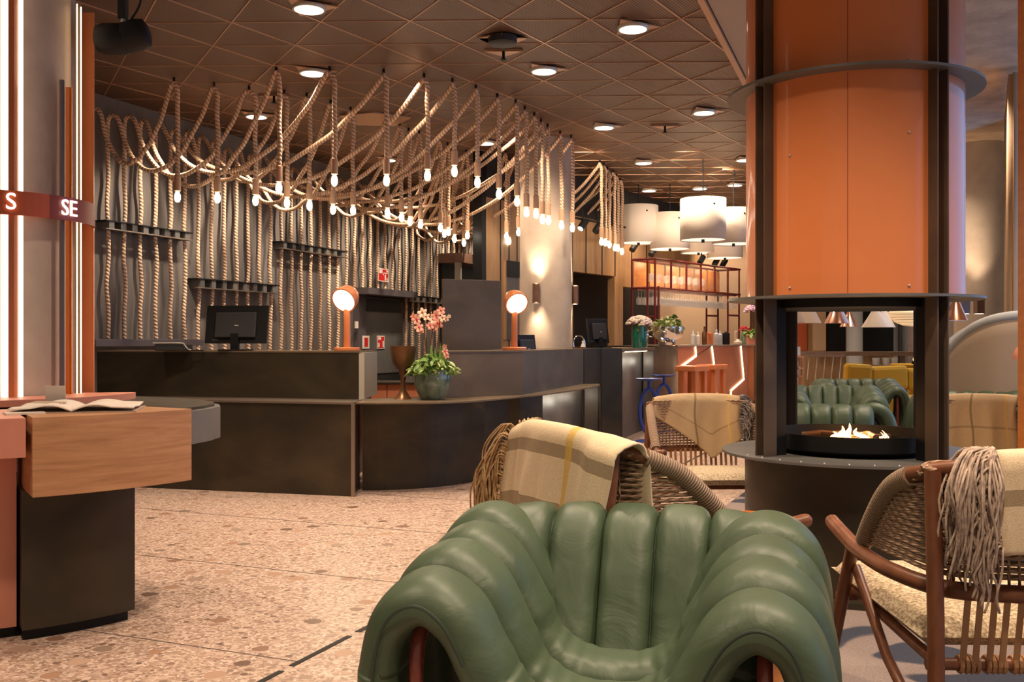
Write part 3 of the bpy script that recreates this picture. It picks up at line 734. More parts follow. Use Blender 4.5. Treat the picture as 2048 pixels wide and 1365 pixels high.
for k, hk_ in enumerate(hooks):
    (hx,hy),(bx_,by),kind = hk_
    dep = d0 + k*.209 + (0.0 if k < 37 else .0)
    wp = RW(dep, .075)
    pxw = CX+wp.x/wp.y*F
    zb = .78
    if pxw < 368: zb = 1.20
    elif 703 < pxw < 800: zb = 1.94
    elif pxw > 874: zb = 2.66
    zh = (CZ-H)*F/(HY-hy)                         # depth of the hook
    hk = V(((hx-CX)*zh/F, zh, CZ-.06))
    bl = V(((bx_-CX)*zh/F, zh, H-(by-HY)*zh/F))   # bulb centre
    pts = []
    # wall drop from bottom to hook
    nz = 9; ph = rng.random()*6; amp = .012
    ztop = 3.38 - rng.random()*.08
    for i in range(nz):
        z = lerp(zb, ztop, i/(nz-1)); f = math.sin(PI*i/(nz-1))**.5 if 0 < i < nz-1 else .2
        pts.append(V((wp.x + amp*f*math.sin(ph+i*1.9)*.5, wp.y + amp*2*f*math.sin(ph+i*2.3), z)))
    dirh = V((hk.x-wp.x, hk.y-wp.y, 0)); L = dirh.length; dirh.normalize()
    pts.append(V((wp.x,wp.y,ztop+.07)) + dirh*.05)
    s0 = V((wp.x,wp.y,ztop+.02)) + dirh*.13
    e0 = hk - dirh*.03 + V((0,0,-.06))
    low = 2.78 + rng.uniform(-.12,.16)
    if k == 0: low = 2.86
    sag = max(.25, (s0.z+e0.z)/2 - low)
    nseg = 14
    for i in range(nseg+1):
        t = i/nseg
        p = s0.lerp(e0, t); u = 2*t**.86-1
        p.z -= sag*(1-abs(u)**2.1)
        p += V((dirh.y,-dirh.x,0))*math.sin(PI*t)*rng.uniform(-.02,.02)
        if 1 < i < nseg: pts.append(p)
        elif i in (0,1): pts.append(p)
    bx2 = bl.x
    w2 = max(.02, (bx2-hk.x))
    pts += [V((hk.x-w2*.4,hk.y,CZ-.09)), V((hk.x+w2*.3,hk.y,CZ-.055)), V((bx2,hk.y,CZ-.12))]
    for q in (.25,.5,.75): pts.append(V((bx2+rng.uniform(-.008,.008), hk.y, lerp(CZ-.12, bl.z+.2, q))))
    pts.append(V((bx2, hk.y, bl.z+.17)))
    path = smooth_path(pts, 7)
    rope = MB().tube(path, RR, 8)
    sc = V((bx2, hk.y, bl.z+.048))
    sm = MB().lathe(sock_prof, sc, 16); gm = MB().lathe(bulb_prof, sc, 14); cm = MB().lathe(core_prof, sc, 10)
    i = seq[id(hk_)]
    tot = {'o':len(outer),'i':len(inner),'r':len(right)}[kind]
    where = {'o':'in the front row over the desk','i':'in the lower rear cluster','r':'in the group right of the column'}[kind]
    lab = 'rope pendant with lit bulb, %s from left %s' % (ORD[i], where)
    hm = MB().cyl((hk.x+w2*.3, hk.y, 0), .012, CZ-.035, CZ, 8)
    build('rope_pendant', lab, 'pendant light', [
        ('rope', rope, 'rope', {'smooth':'all'}), ('socket', sm, 'cork', SM), ('bulb', gm, 'bulb_glass', SM, [('filament', cm, 'bulb', SM)]),
        ('hook', hm, 'black', {})], group='rope pendants looped from the wall to the ceiling')
# last few wall ropes over the doorway
for k in range(NR, NR+3):
    dep = d0+k*.209; 
    if dep > 18.55: break
    wp = RW(dep, .075)
    solo('hanging_rope', MB().tube(smooth_path([V((wp.x,wp.y+.01*math.sin(z*9),z)) for z in (2.66,2.9,3.1,3.3,3.5)],5), RR, 8), 'rope', 'short rope hanging above the dark doorway, %s from the right' % ORD[2-(k-NR)], 'rope', smooth='all')

# ================================================================== THINGS ON THE DESK
def desk_lamp(loc, label, yaw):
    R = Matrix.Rotation(math.radians(-62),3,'X'); Rz = Matrix.Rotation(yaw,3,'Z'); R = Rz @ R
    hc = V((0,0,.40))+Rz@V((0,-.01,0))
    prof = [(.001,.085),(.05,.082),(.078,.06),(.094,.02),(.1,-.03),(.1,-.045),(.092,-.045)]
    root = build('desk_lamp', label, 'lamp', [
        ('base', MB().lathe([(.09,0),(.1,.004),(.1,.022),(.09,.027)], (0,0,0), 32), 'orange', SM),
        ('pole', MB().cyl((0,0,0), .026, .027, .36, 20), 'orange', SM),
        ('shade', MB().lathe(prof[::-1], hc, 32, R=R), 'orange', SM, [('diffuser', MB().lathe([(.001,-.062),(.04,-.06),(.075,-.052),(.093,-.042)], hc, 28, R=R), 'lamp_face', SM)])], base=V((0,0,0)))
    root.location = loc; root.scale = (1.1,1.1,1.1); return root
D = 8.25
l1 = desk_lamp(V((at(694,0,D).x, D, zt+.012)), 'orange globe headed desk lamp glowing beside the monitor', -.38)
D2 = 8.95
l2 = dup(l1, V((at(1029,0,D2).x, D2, zt+.01)), .8, 'orange desk lamp glowing on the right hand counter by the steel screen')

def screen(w, h, loc, rot, label, tilt=-8):
    Rx = Matrix.Rotation(math.radians(tilt),4,'X')
    T = Matrix.Translation((0,0,h*.5+.06)) @ Rx
    pan = MB().box(-w/2,w/2,-.012,.012,-h/2,h/2).xf(T); back = MB().box(-w*.33,w*.33,.012,.04,-h*.36,h*.3).xf(T)
    dot = MB().box(-.03,.005,.0405,.042,-.02,-.012).xf(T)
    face = MB().box(-w/2+.012,w/2-.012,-.0135,-.012,-h/2+.015,h/2-.012).xf(T)
    lg = MB()
    for i in range(5): lg.box(w*.28+i*.011, w*.28+i*.011+.007, .012, .0135, -h*.43, -h*.4)
    lg.xf(T)
    root = build('computer_monitor', label, 'monitor', [
        ('panel', pan, 'black', {'bevel':.004}, [('screen_glass', face, 'screen', {})]), ('back_cover', back, 'charcoal', {'bevel':.008}),
        ('stand', MB().box(-.035,.035,.03,.06,.0,h*.45), 'black', {}, [('stand_clip', dot, 'steel_end', {})]),
        ('foot', MB().box(-.12,.12,-.06,.12,0,.012), 'black', {}), ('maker_mark', lg, 'grey_metal', {})], base=V((0,0,0)))
    root.location = loc; root.rotation_euler = (0,0,rot); return root
D = 8.4
screen(.54, .325, V((at(474,0,D).x, D, zt+.012)), PI-.12, 'wide black computer monitor seen from behind on the long counter', 10)
screen(.36, .26, V((at(1046,0,9.6).x+.02, 9.75, .93)), PI+.95, 'black monitor seen edge on behind the second orange lamp', 8)
s3 = screen(.36, .30, V((at(1208,0,12.3).x-.1, 12.05, zt+.0)), PI+.75, 'dark monitor on the counter in front of the dark doorway', 8)
D = 8.3; tx = at(345,0,D).x
build('card_terminal', 'low grey device with pale rim beside the monitor on the long counter', 'device', [
    ('body', MB().prism([(tx-.13,D-.06),(tx+.11,D-.06),(tx+.14,D+.1),(tx-.13,D+.1)], zt+.014, zt+.07), 'charcoal', {'bevel':.01}),
    ('rim', MB().tube(smooth_path([(tx-.14,D-.07,zt+.078),(tx+.09,D-.07,zt+.078),(tx+.125,D-.07,zt+.06),(tx+.15,D-.07,zt+.03),(tx+.17,D-.05,zt+.02)],4), .005, 8), 'steel_end', SM),
    ('cable', MB().tube(smooth_path([(tx+.12,D,zt+.02),(tx+.2,D-.02,zt+.016),(tx+.24,D+.05,zt+.016)],5), .006, 6), 'black', {})])

# orchid pot
def orchid_flower(mb_petal, mb_core, c, s, look):
    q = V(look).normalized().to_track_quat('Z','Y').to_matrix()
    for i in range(5):
        a = 2*PI*i/5+.3; R = q @ Matrix.Rotation(a,3,'Z')
        cc = V(c) + R @ V((0, s*.55, 0))
        mb_petal.sphere(cc, s*.52, 8, 5, (.72,1,.22), R @ Matrix.Rotation(.3,3,'X'))
    mb_core.sphere(V(c)+q@V((0,0,s*.18)), s*.2, 8, 5)
pp = at(865, 796, 7.98); pp = V((pp.x, 7.98, .72))
rg = random.Random(5)
soil = MB().cyl((pp.x,pp.y,0), .115, .92, .945, 20)
pot = MB().lathe([(.001,0),(.09,0),(.102,.012),(.138,.09),(.150,.16),(.143,.23),(.136,.25),(.126,.25),(.13,.22)], pp, 40)
def leaf_blob(cnt_, rad, zc, hgt, size, rgx):
    mb = MB()
    for i in range(cnt_):
        a = rgx.random()*2*PI; r = rad*math.sqrt(rgx.random()); z = zc + hgt*(1-(r/rad)**2)*rgx.random() - (.05 if r > rad*.8 else 0)*rgx.random()
        R = Matrix.Rotation(a,3,'Z') @ Matrix.Rotation(rgx.uniform(-.9,.9),3,'Y') @ Matrix.Rotation(rgx.uniform(-.8,.8),3,'X')
        s = size*rgx.uniform(.6,1.2); c = V((r*math.cos(a), r*math.sin(a), z))
        vs = [c+R@V(p) for p in ((-s,0,0),(-.4*s,.45*s,.08*s),(.3*s,.4*s,.05*s),(s,0,-.12*s),(.3*s,-.4*s,.05*s),(-.4*s,-.45*s,.08*s))]
        mb.add(vs, [(0,1,2,3,4,5)])
    return mb
fol = leaf_blob(340, .195, .24, .13, .035, rg).xf(Matrix.Translation(pp))
fol2 = leaf_blob(120, .215, .245, .1, .03, rg).xf(Matrix.Translation(pp))
parts = [('pot', pot, 'glaze', SM), ('soil', soil, 'stem', {}), ('foliage', fol, 'leaf', {'solid':.001}), ('variegated_foliage', fol2, 'leaf_pale', {'solid':.001})]
fz = lambda px, py: at(px, py, pp.y+rg.uniform(-.06,.06))
stems = [((858,760),(851,690),(848,640)),((871,760),(874,700),(880,640)),((864,765),(862,690),(866,655)),((884,770),(893,720),(888,700))]
for s_ in stems:
    path = smooth_path([at(x,y,pp.y) for x,y in s_], 6)
    parts.append(('stem', MB().tube(path, .005, 6), 'stem', SM))
flowers = [(833,640,.028,0),(845,626,.03,1),(838,656,.028,0),(828,634,.022,0),(852,634,.024,1),(872,632,.03,0),(882,622,.026,0),(876,648,.032,0),(866,640,.026,1),(860,652,.024,0),(868,656,.024,0),(885,636,.022,2),(892,638,.018,2),(898,633,.012,2),(843,662,.022,0),(890,704,.02,0),(893,712,.018,0),(889,694,.016,0)]
for x, y, s, t in flowers:
    a_, b_ = MB(), MB(); c = fz(x,y); orchid_flower(a_, b_, c, s*1.45, (rg.uniform(-.4,.4), -1, rg.uniform(-.2,.4)))
    parts.append(('blossom', a_, ['petal_pink','petal_cream','petal_cream'][t], SM, [('flower_core', b_, 'petal_core', SM)]))
lg = MB()
for i in range(7):
    a = i*.9; tip = V((pp.x+.03+.05*math.cos(a), pp.y, .72+.44+.03*math.sin(i*2))); b0 = V((pp.x+.04, pp.y, .95))
    mid = b0.lerp(tip,.5)+V((.02*math.cos(a),.02*math.sin(a),0)); w_ = V((.012,0,0))
    lg.add([b0-w_, b0+w_, mid+w_*1.3, tip, mid-w_*1.3], [(0,1,2,3,4)])
parts.append(('long_leaf', lg, 'leaf', {'solid':.002}))
build('potted_orchid', 'coral and cream orchids with ivy in a green glazed pot on the curved counter', 'plant', parts)
bw = at(817, 715, 8.6)
bw = V((at(806,0,8.03).x, 8.03, .90))
build('bowl', 'dark bronze bowl with flared golden rim behind the orchid pot', 'bowl', [
    ('bowl_body', MB().lathe([(.001,.06),(.05,.06),(.09,.12),(.105,.22),(.11,.25),(.1,.25),(.09,.2)], bw, 28), 'bronze', SM),
    ('stand', MB().lathe([(.075,-.18),(.06,-.165),(.02,-.1),(.022,0),(.04,.06)], bw, 20), 'bronze', SM)])

# bell shaped object, green vase, silver cooler on the service counter
def hydrangea(mb, c, r, n, rgx, s=.02, flat=.6):
    for i in range(n):
        a = rgx.random()*2*PI; u = rgx.random(); rr = r*math.sqrt(u); z = math.sqrt(max(0,1-u))*r*flat
        mb.sphere(V(c)+V((rr*math.cos(a), rr*math.sin(a), z)), s*rgx.uniform(.7,1.3), 6, 4, (1,1,.6))
D = 12.15; g0 = at(1279,0,D)
vx = V((g0.x, D, zt+.007))
fl = MB(); hydrangea(fl, vx+V((0,0,.27)), .155, 240, rg, .02, .75)
ribs = []
prof = [(.001,0),(.085,0),(.095,.02),(.1,.15),(.095,.26),(.088,.26),(.09,.15)]
build('flower_vase', 'emerald ribbed glass vase of white hydrangeas on the service counter', 'vase', [
    ('vase_body', MB().lathe(prof, vx, 32), 'green_glass', SM), ('flower_heads', fl, 'petal_white', SM),
    ('stems', leaf_blob(30,.1,.25,.04,.05,rg).xf(Matrix.Translation(vx)), 'leaf', {'solid':.001})])
D = 12.95; g0 = at(1336,0,D); vx = V((g0.x-.01, D, 1.12 if g0.x > 1.9 else zt+.006))
cool = MB().lathe([(.09,0),(.12,.012),(.13,.04),(.10,.055),(.12,.075),(.19,.12),(.215,.2),(.215,.25),(.208,.25),(.2,.2)], vx, 40)
build('wine_cooler', 'polished silver footed bowl filled with pale green blooms on the service counter', 'bowl', [
    ('cooler_bowl', cool, 'chrome', SM), ('foliage', leaf_blob(300,.2,.25,.13,.04,rg).xf(Matrix.Translation(vx)), 'leaf_pale', {'solid':.001}),
    ('dark_foliage', leaf_blob(60,.1,.28,.12,.05,rg).xf(Matrix.Translation(vx+V((.08,0,0)))), 'leaf', {'solid':.001}),
    ('handle', MB().tube(smooth_path([vx+V((-.21,0,.2)),vx+V((-.25,0,.19)),vx+V((-.25,0,.13)),vx+V((-.2,0,.12))],5), .008, 8), 'chrome', SM)])
D = 11.75; g0 = at(1158,0,D); vx = V((g0.x, D, zt+.006))
build('cloche', 'small domed glass and silver ornament beside the concrete column', 'ornament', [
    ('dome', MB().tube(smooth_path([vx+V((-.06,0,.01)),vx+V((-.065,0,.08)),vx+V((-.03,0,.14)),vx+V((.03,0,.14)),vx+V((.065,0,.08)),vx+V((.07,0,.01))],6), .008, 8), 'chrome', SM),
    ('base', MB().lathe([(.075,0),(.075,.012),(.02,.014)], vx, 20), 'bronze', SM),
    ('bell', MB().lathe([(.03,0.012),(.022,.04),(.012,.06),(.016,.08),(.001,.09)], vx+V((.045,-.03,0)), 16), 'white_sheet', SM)])

# column sconces
def sconce(c, label, hexa=False):
    n = 6 if hexa else 20
    r = build('wall_sconce', label, 'wall light', [
        ('body', MB().lathe([(.03,-.115),(.042,-.115),(.042,.115),(.03,.115)], (0,0,0), n), 'rust_box', {'smooth': not hexa}),
        ('lens', MB().cyl((0,0,0), .031, .112, .1155, 16), 'disc', {}), ('lens', MB().cyl((0,0,0), .031, -.1155, -.112, 16), 'disc', {})], base=V((0,0,0)))
    r.location = c; return r
dcol = 11.66
sc1 = V((at(1072,0,dcol).x, dcol-.01, H+(680-587)*dcol/F)); sconce(sc1, 'cylindrical bronze sconce glowing up and down on the column front')
sc2 = V((.41+.352, 12.02, H+(680-590)*12/F)); sconce(sc2, 'hexagonal copper sconce on the right side of the column', True)
for s_ in (sc1, sc2):
    spot(s_+V((0,-.03,.1)), s_+V((0,.1,1.0)), 75, 75, .8); spot(s_+V((0,-.03,-.1)), s_+V((0,.1,-1.0)), 48, 75, .8)
# niche in oak wall
nz = MB(); nz.slab(WP(1009,.01), WP(1037,.01), .02, 1.2, 2.24)
build('glass_cabinet', 'narrow mirrored niche with glassware in the oak wall left of the column', 'cabinet', [
    ('back_panel', MB().slab(WP(1009,.01), WP(1037,.01), .01, 1.2, 2.24), 'steel_cool', {}),
    ('header', MB().slab(WP(1009,.03), WP(1037,.03), .03, 2.03, 2.24), 'black', {}),
    ('shelf', MB().slab(WP(1009,.1), WP(1037,.1), .1, 1.75, 1.765), 'steel_end', {}),
    ('frame', MB().slab(WP(1007,.03), WP(1009.5,.03), .03, 1.2, 2.24), 'oak_wall', {})])

# ================================================================== BAR
BA, BB = V((2.42,14.5)), V((3.95,16.65)); bd = (BB-BA).normalized(); bn = V((bd.y,-bd.x))   # bn: towards the guests
def barpt(px, z, out=.0):
    k = (px-CX)/F; y = 7.898/(.7116-k); return V((k*y, y, z)) + V((bn.x,bn.y,0))*out
def bar_seg(pxs, w=.013):
    mb = MB(); P3 = []
    for px, py in pxs:
        y = 7.898/(.7116-(px-CX)/F); P3.append(barpt(px, H-(py-HY)*y/F, .006))
    for a, b in zip(P3, P3[1:]):
        d = (b-a).normalized(); s = d.cross(V((bn.x,bn.y,0))).normalized()*w; t = V((bn.x,bn.y,0))*.006
        e = d*w*.6; a2, b2 = a-e, b+e
        vs = [a2-s,a2+s,b2+s,b2-s,a2-s+t,a2+s+t,b2+s+t,b2-s+t]
        mb.add(vs, [(0,3,2,1),(4,5,6,7),(0,1,5,4),(1,2,6,5),(2,3,7,6),(3,0,4,7)])
    return mb
nb = -bn*.62
Rb_ = [BA+bn*.3, BB+bn*.3+bd*.6, BB+bd*.6+nb, BA+nb]
build('bar_counter', 'salmon pink bar with zigzag light lines and a dark plinth', 'bar counter', [
    ('front', MB().prism([BA, BB, BB+nb, BA+nb], .15, 1.095), 'salmon_bar', {}),
    ('worktop', MB().prism([BA+bn*.03, BB+bn*.03+bd*.5, BB+nb+bd*.5, BA+nb], 1.1, 1.125), 'plaster', {'label':'thin pale worktop'}),
    ('plinth', MB().prism([V((p.x,p.y)) for p in Rb_], 0, .15), 'steel', {'label':'dark steel foot plinth'}),
    ('corner', MB().lathe([(.22,.15),(.22,1.1)], (*(BB+bd*.25-bn*.22),0), 32), 'orange', {'smooth':True,'label':'rounded orange end'}),
    ('light_line', bar_seg([(1390,692),(1391.5,712),(1360,735),(1365,800)]), 'led', {}),
    ('light_line', bar_seg([(1423,693),(1428,733),(1433,800)]), 'led', {}),
    ('light_line', bar_seg([(1481,693),(1487,759),(1461,782),(1462.5,806)]), 'led', {}),
    ('groove', bar_seg([(1391.5,712),(1421,693)], .004), 'orange_dark', {}),
    ('groove', bar_seg([(1461,782),(1446,797)], .004), 'orange_dark', {})])
def blue_stool(x, y, label, zs=.755):
    loop = []
    for i in range(28):
        a = 2*PI*i/28; loop.append(V((.115*math.sin(a)*(1 if math.cos(a)<.3 else .95), 0, .36+.26*math.cos(a))))
    Rz = Matrix.Rotation(.25,4,'Z')
    r = build('bar_stool', label, 'stool', [
        ('seat', MB().lathe([(.001,zs-.03),(.06,zs-.03),(.15,zs-.012),(.165,zs-.004),(.16,zs),(.001,zs)], (0,0,0), 36), 'blue', SM),
        ('stem', MB().cyl((0,0,0), .018, .6, zs-.02, 14), 'blue', SM), ('loop', MB().tube(loop, .022, 10, closed=True).xf(Rz), 'blue', SM),
        ('stem', MB().cyl((0,0,0), .02, .012, .13, 14), 'blue', SM),
        ('base', MB().lathe([(.16,0),(.16,.008),(.15,.014),(.001,.016)], (0,0,0), 36), 'blue', SM)], base=V((0,0,0)))
    r.location = (x,y,0); return r
s1 = blue_stool(at(1298,0,11.7).x, 11.7, 'cobalt blue bar stool with loop stem, nearer of the two', .745)
s2 = dup(s1, (at(1328,0,12.9).x, 12.9, 0), .0, 'cobalt blue bar stool with loop stem, farther of the two', None)
def orange_stool(px, pz, zs, label):
    y = pz; c = V(((px-CX)*y/F, y)); R = Matrix.Rotation(math.atan2(bd.y,bd.x),4,'Z')
    parts = [('seat', MB().box(-.24,.24,-.15,.15,zs-.075,zs), 'orange', {'bevel':.012})]
    for sx in (-1,1):
        for sy in (-1,1): parts.append(('leg', MB().box(sx*.15-.035,sx*.15+.035,sy*.1-.03,sy*.1+.03,0,zs-.07), 'orange', {'bevel':.004}))
    parts.append(('foot_rest', MB().box(-.13,.13,-.13,-.1,.25,.29), 'orange', {}))
    r = build('bar_stool', label, 'stool', parts, base=V((0,0,0)), group=None)
    r.location = (c.x,c.y,0); r.rotation_euler = (0,0,math.atan2(bd.y,bd.x)); return r
o1 = orange_stool(1385, 13.75, .84, 'orange block bar stool at the left end of the bar')
o2 = dup(o1, ((1424-CX)*14.5/F, 14.5, 0), math.atan2(bd.y,bd.x), 'orange block bar stool second along the bar')

# hanging gantry of red brown metal
GA, GB = V((2.16,15.0)), V((4.0,17.4)); gd = (GB-GA); GL = gd.length; gd.normalize(); gn = V((-gd.y, gd.x))   # gn: away from guests, to the left
gq = lambda s, o, z: V((*(GA+gd*s+gn*o), z))
def bar3(mb, a, b, r=.016): 
    d = (b-a); 
    return mb.tube([a,b], r, 4)
fr = MB(); Z0, Z1 = 1.99, 2.43
for o in (0,.4):
    for z in (Z0, Z1): bar3(fr, gq(0,o,z), gq(GL,o,z))
    bar3(fr, gq(0,o,1.125), gq(0,o,Z1)); 
for s in (0, GL):
    for z in (Z0, Z1): bar3(fr, gq(s,0,z), gq(s,.4,z))
bar3(fr, gq(0,.13,1.125), gq(0,.13,Z1)); bar3(fr, gq(0,0,1.55), gq(0,.4,1.55)); bar3(fr, gq(0,-.06,1.125), gq(0,-.06,Z0+.02))
legs = MB()
for s in (GL-.05, GL-.5): 
    for o in (0,.4): bar3(legs, gq(s,o,1.125), gq(s,o,Z1))
bar3(legs, gq(GL-.5,0,1.62), gq(GL-.05,0,1.62)); bar3(legs, gq(GL-.5,.4,1.62), gq(GL-.05,.4,1.62))
parts = [('frame', fr, 'red_frame', {}), ('leg_frame', legs, 'red_frame', {})]
npn = 6
for i in range(npn):
    a, b = i/npn*GL, (i+1)/npn*GL
    parts.append(('back_pane', MB().slab(gq(a+.03,.38,0), gq(b-.03,.38,0), .012, Z0+.03, Z1-.03), 'sand_wood', {}))
    parts.append(('front_pane', MB().slab(gq(a+.03,.0,0), gq(b-.03,.0,0), .004, Z0+.03, Z1-.03), 'pane_glass', {}))
    if i: parts.append(('mullion', bar3(MB(), gq(a,0,Z0), gq(a,0,Z1), .018), 'red_frame', {}))
parts.append(('shelf', MB().prism([V(gq(0,0,0)[:2]),V(gq(GL,0,0)[:2]),V(gq(GL,.4,0)[:2]),V(gq(0,.4,0)[:2])], Z0-.008, Z0+.004), 'glass', {}))
for o in (.07,.2,.33): parts.append(('glass_rail', bar3(MB(), gq(.02,o,Z0-.02), gq(GL-.02,o,Z0-.02), .008), 'red_frame', {}))
build('glass_rack', 'red brown metal rack with amber panes over the bar', 'rack', parts)
wg = [(.038,0),(.036,.004),(.006,.008),(.004,.09),(.012,.1),(.032,.12),(.04,.15),(.038,.19),(.033,.22)]
wproto = solo('wine_glass', MB().lathe([(r,-z) for r,z in wg], gq(.1,.07,Z0-.03), 10, cap=False), 'glass', 'stemmed glass hanging upside down in the front row under the red rack', 'glass', group='glasses hanging in the front row of the rack', smooth=True)
wproto_loc = wproto.location.copy(); bpos = V((*(GA+gd*.1+gn*.07), 0)); zoff = wproto_loc.z
rows_ = [(.07,'front'),(.2,'middle'),(.33,'rear')]
for o, nm in rows_:
    for i in range(34):
        s = .08+i*(GL-.16)/33
        if nm == 'front' and i == 0:
            wproto.location = V((*(GA+gd*s+gn*o), zoff)); continue
        c = wproto.copy(); COL.objects.link(c); p = GA+gd*s+gn*o; c.location = V((p.x,p.y,zoff))
        c['label'] = 'stemmed glass hanging upside down in the %s row under the red rack' % nm; c['group'] = 'glasses hanging in the %s row of the rack' % nm
up = solo('wine_glass', MB().lathe(wg, gq(.1,.12,Z0+.006), 10, cap=False), 'glass', 'stemmed glass standing on the rack shelf behind the amber panes', 'glass', group='glasses standing on the shelf of the red rack', smooth=True)
for i in range(24):
    c = up.copy(); COL.objects.link(c); p = GA+gd*(.12+.08*i+.02*(i%3))+gn*(.1+.08*(i%3)); c.location = V((p.x,p.y,up.location.z))
# things on the bar top
def bottle(px, d, r, h, m, label, neck=.35, cat='bottle', base=1.125):
    x = at(px,0,d).x
    return solo('bottle' if cat=='bottle' else cat, MB().lathe([(r*.9,0),(r,.01),(r,h*(1-neck)),(r*.4,h*(1-neck*.7)),(r*.35,h)], (x,d,base), 16), m, label, cat, smooth=True)
bottle(1386, 14.95, .035, .22, 'blue_plaster', 'pale blue bottle at the left end of the bar top')
bottle(1396, 15.1, .03, .2, 'white_sheet', 'small white bottle near the left end of the bar top')
bottle(1409, 15.3, .04, .28, 'bronze', 'dark brown bottle beside the red rack post on the bar')
bottle(1420, 15.5, .045, .2, 'orange', 'orange canister on the bar top behind the second light line', .1, 'canister')
bottle(1433, 15.7, .04, .24, 'blue_plaster', 'pale clear bottle with red cap in the middle of the bar', .3)
bottle(1440, 15.85, .04, .22, 'blue_plaster', 'pale clear bottle standing right of the red capped one', .3)
bottle(1452, 15.9, .06, .2, 'black', 'black coffee grinder shaped pot on the bar', .1, 'pot')
bottle(1472, 16.2, .028, .26, 'plaster', 'tall grey bottle near the right red post of the rack', .2)
bottle(1476, 16.1, .07, .09, 'white_sheet', 'white rounded bowl upside down on the bar top', .5, 'bowl')
D = 15.9; vx = V((at(1503,0,D).x, D, 1.125)); vx.z = 1.125
of = MB(); hydrangea(of, vx+V((.0,0,.50)), .1, 60, rg, .03, 1.2)
build('potted_orchid', 'lilac orchid in a salmon pot at the right end of the bar beside the fireplace', 'plant', [
    ('pot', MB().lathe([(.08,0),(.1,.16),(.09,.16),(.08,.02)], vx, 24), 'salmon', SM), ('stem', MB().tube([vx+V((0,0,.02)),vx+V((.02,0,.3)),vx+V((0,0,.56))], .008, 8), 'stem', SM),
    ('blossom', of, 'petal_lilac', SM), ('foliage', leaf_blob(40,.12,.16,.1,.07,rg).xf(Matrix.Translation(vx)), 'leaf', {'solid':.002})])
D = 16.2; vx = V((at(1489,0,D).x, D, 1.125)); of = MB(); hydrangea(of, vx+V((0,0,.2)), .09, 40, rg, .02, 1)
build('flower_vase', 'small vase of crimson flowers left of the lilac orchid', 'vase', [('vase_body', MB().lathe([(.04,0),(.06,.1),(.04,.2)], vx, 16), 'glaze', SM), ('flower_heads', of, 'petal_core', SM)])

# white drum pendants
def drum(pxc, ybot, d, r, h, label, tilt=0):
    c = at(pxc, ybot, d); z0 = c.z
    R = []
    sh = MB().lathe([(r,z0),(r,z0+h)], (c.x,d,0), 48, cap=False)
    di = MB().cyl((c.x,d,0), r*.985, z0+.012, z0+.02, 40)
    return build('drum_pendant', label, 'pendant light', [
        ('shade', sh, 'white_cloth', {'smooth':True,'solid':.004}), ('diffuser', di, 'diff', {}), ('finial', MB().cyl((c.x,d,0), .022, z0-.03, z0+.012, 12), 'black', {}),
        ('cable', MB().cyl((c.x,d,0), .007, z0+h-.02, CZ, 8), 'black', {}), ('switch', MB().sphere((c.x+r*.3,d-r*.955,z0+h*.82), .014, 8, 6), 'black', {})])
M['diff'] = emit('drum_diffuser', (1,.8,.6), .9, (.8,.72,.6))
drum(1277,487,15.3,.30,.575,'white drum pendant at the left, beside the last ropes')
drum(1340,499,15.3,.30,.55,'white drum pendant second from the left, set lower')
drum(1406,481,13.2,.30,.55,'largest white drum pendant, nearest to the camera')
drum(1467,489,14.2,.30,.5,'white drum pendant partly hidden by the fireplace duct')
drum(1397,507,17.0,.30,.55,'small far white drum pendant under the largest one')
drum(1450,517,17.0,.30,.55,'lowest small white drum pendant at the back')
# track spotlights
tp = [(1166,450,13.6),(1196,456,13.9),(1268,494,15.8),(1306,504,16.2),(1403,520,17.0),(1432,524,17.4),(1448,526,17.8)]
tr = MB(); 
a = at(1150,432,13.4); b = at(1470,520,18.2); tr.tube([V((a.x,13.4,3.0)), V((at(1205,0,14.0).x,14.0,3.0))], .015, 6)
solo('light_track', MB().tube([V((at(1150,0,13.4).x,13.4,H+(680-436)*13.4/F)), V((at(1250,0,15.0).x,15.0,H+(680-455)*15.0/F))], .018, 6), 'black', 'black lighting track below the ceiling behind the right rope group', 'track')
names = ['nearest the concrete column','second from the column','just right of the red rack corner','fourth along, under the drum pendants','under the far drum pendants','sixth along, near the fireplace duct','farthest, beside the fireplace duct']
for i,(px,py,d) in enumerate(tp):
    c = at(px,py,d); Rr = Matrix.Rotation(math.radians(-35),3,'X') @ Matrix.Rotation(.5,3,'Y')
    build('track_spotlight', 'small black track spotlight, %s' % names[i], 'spotlight', [
        ('head', MB().lathe([(.05,-.08),(.05,.08),(.02,.1)], c, 16, R=Rr), 'black', SM),
        ('lens', MB().lathe([(.001,-.081),(.042,-.081)], c, 16, R=Rr, cap=False), 'disc' if i == 0 else 'screen', {}),
        ('arm', MB().cyl((c.x,c.y,0), .01, c.z+.02, c.z+.2, 8), 'black', {})])

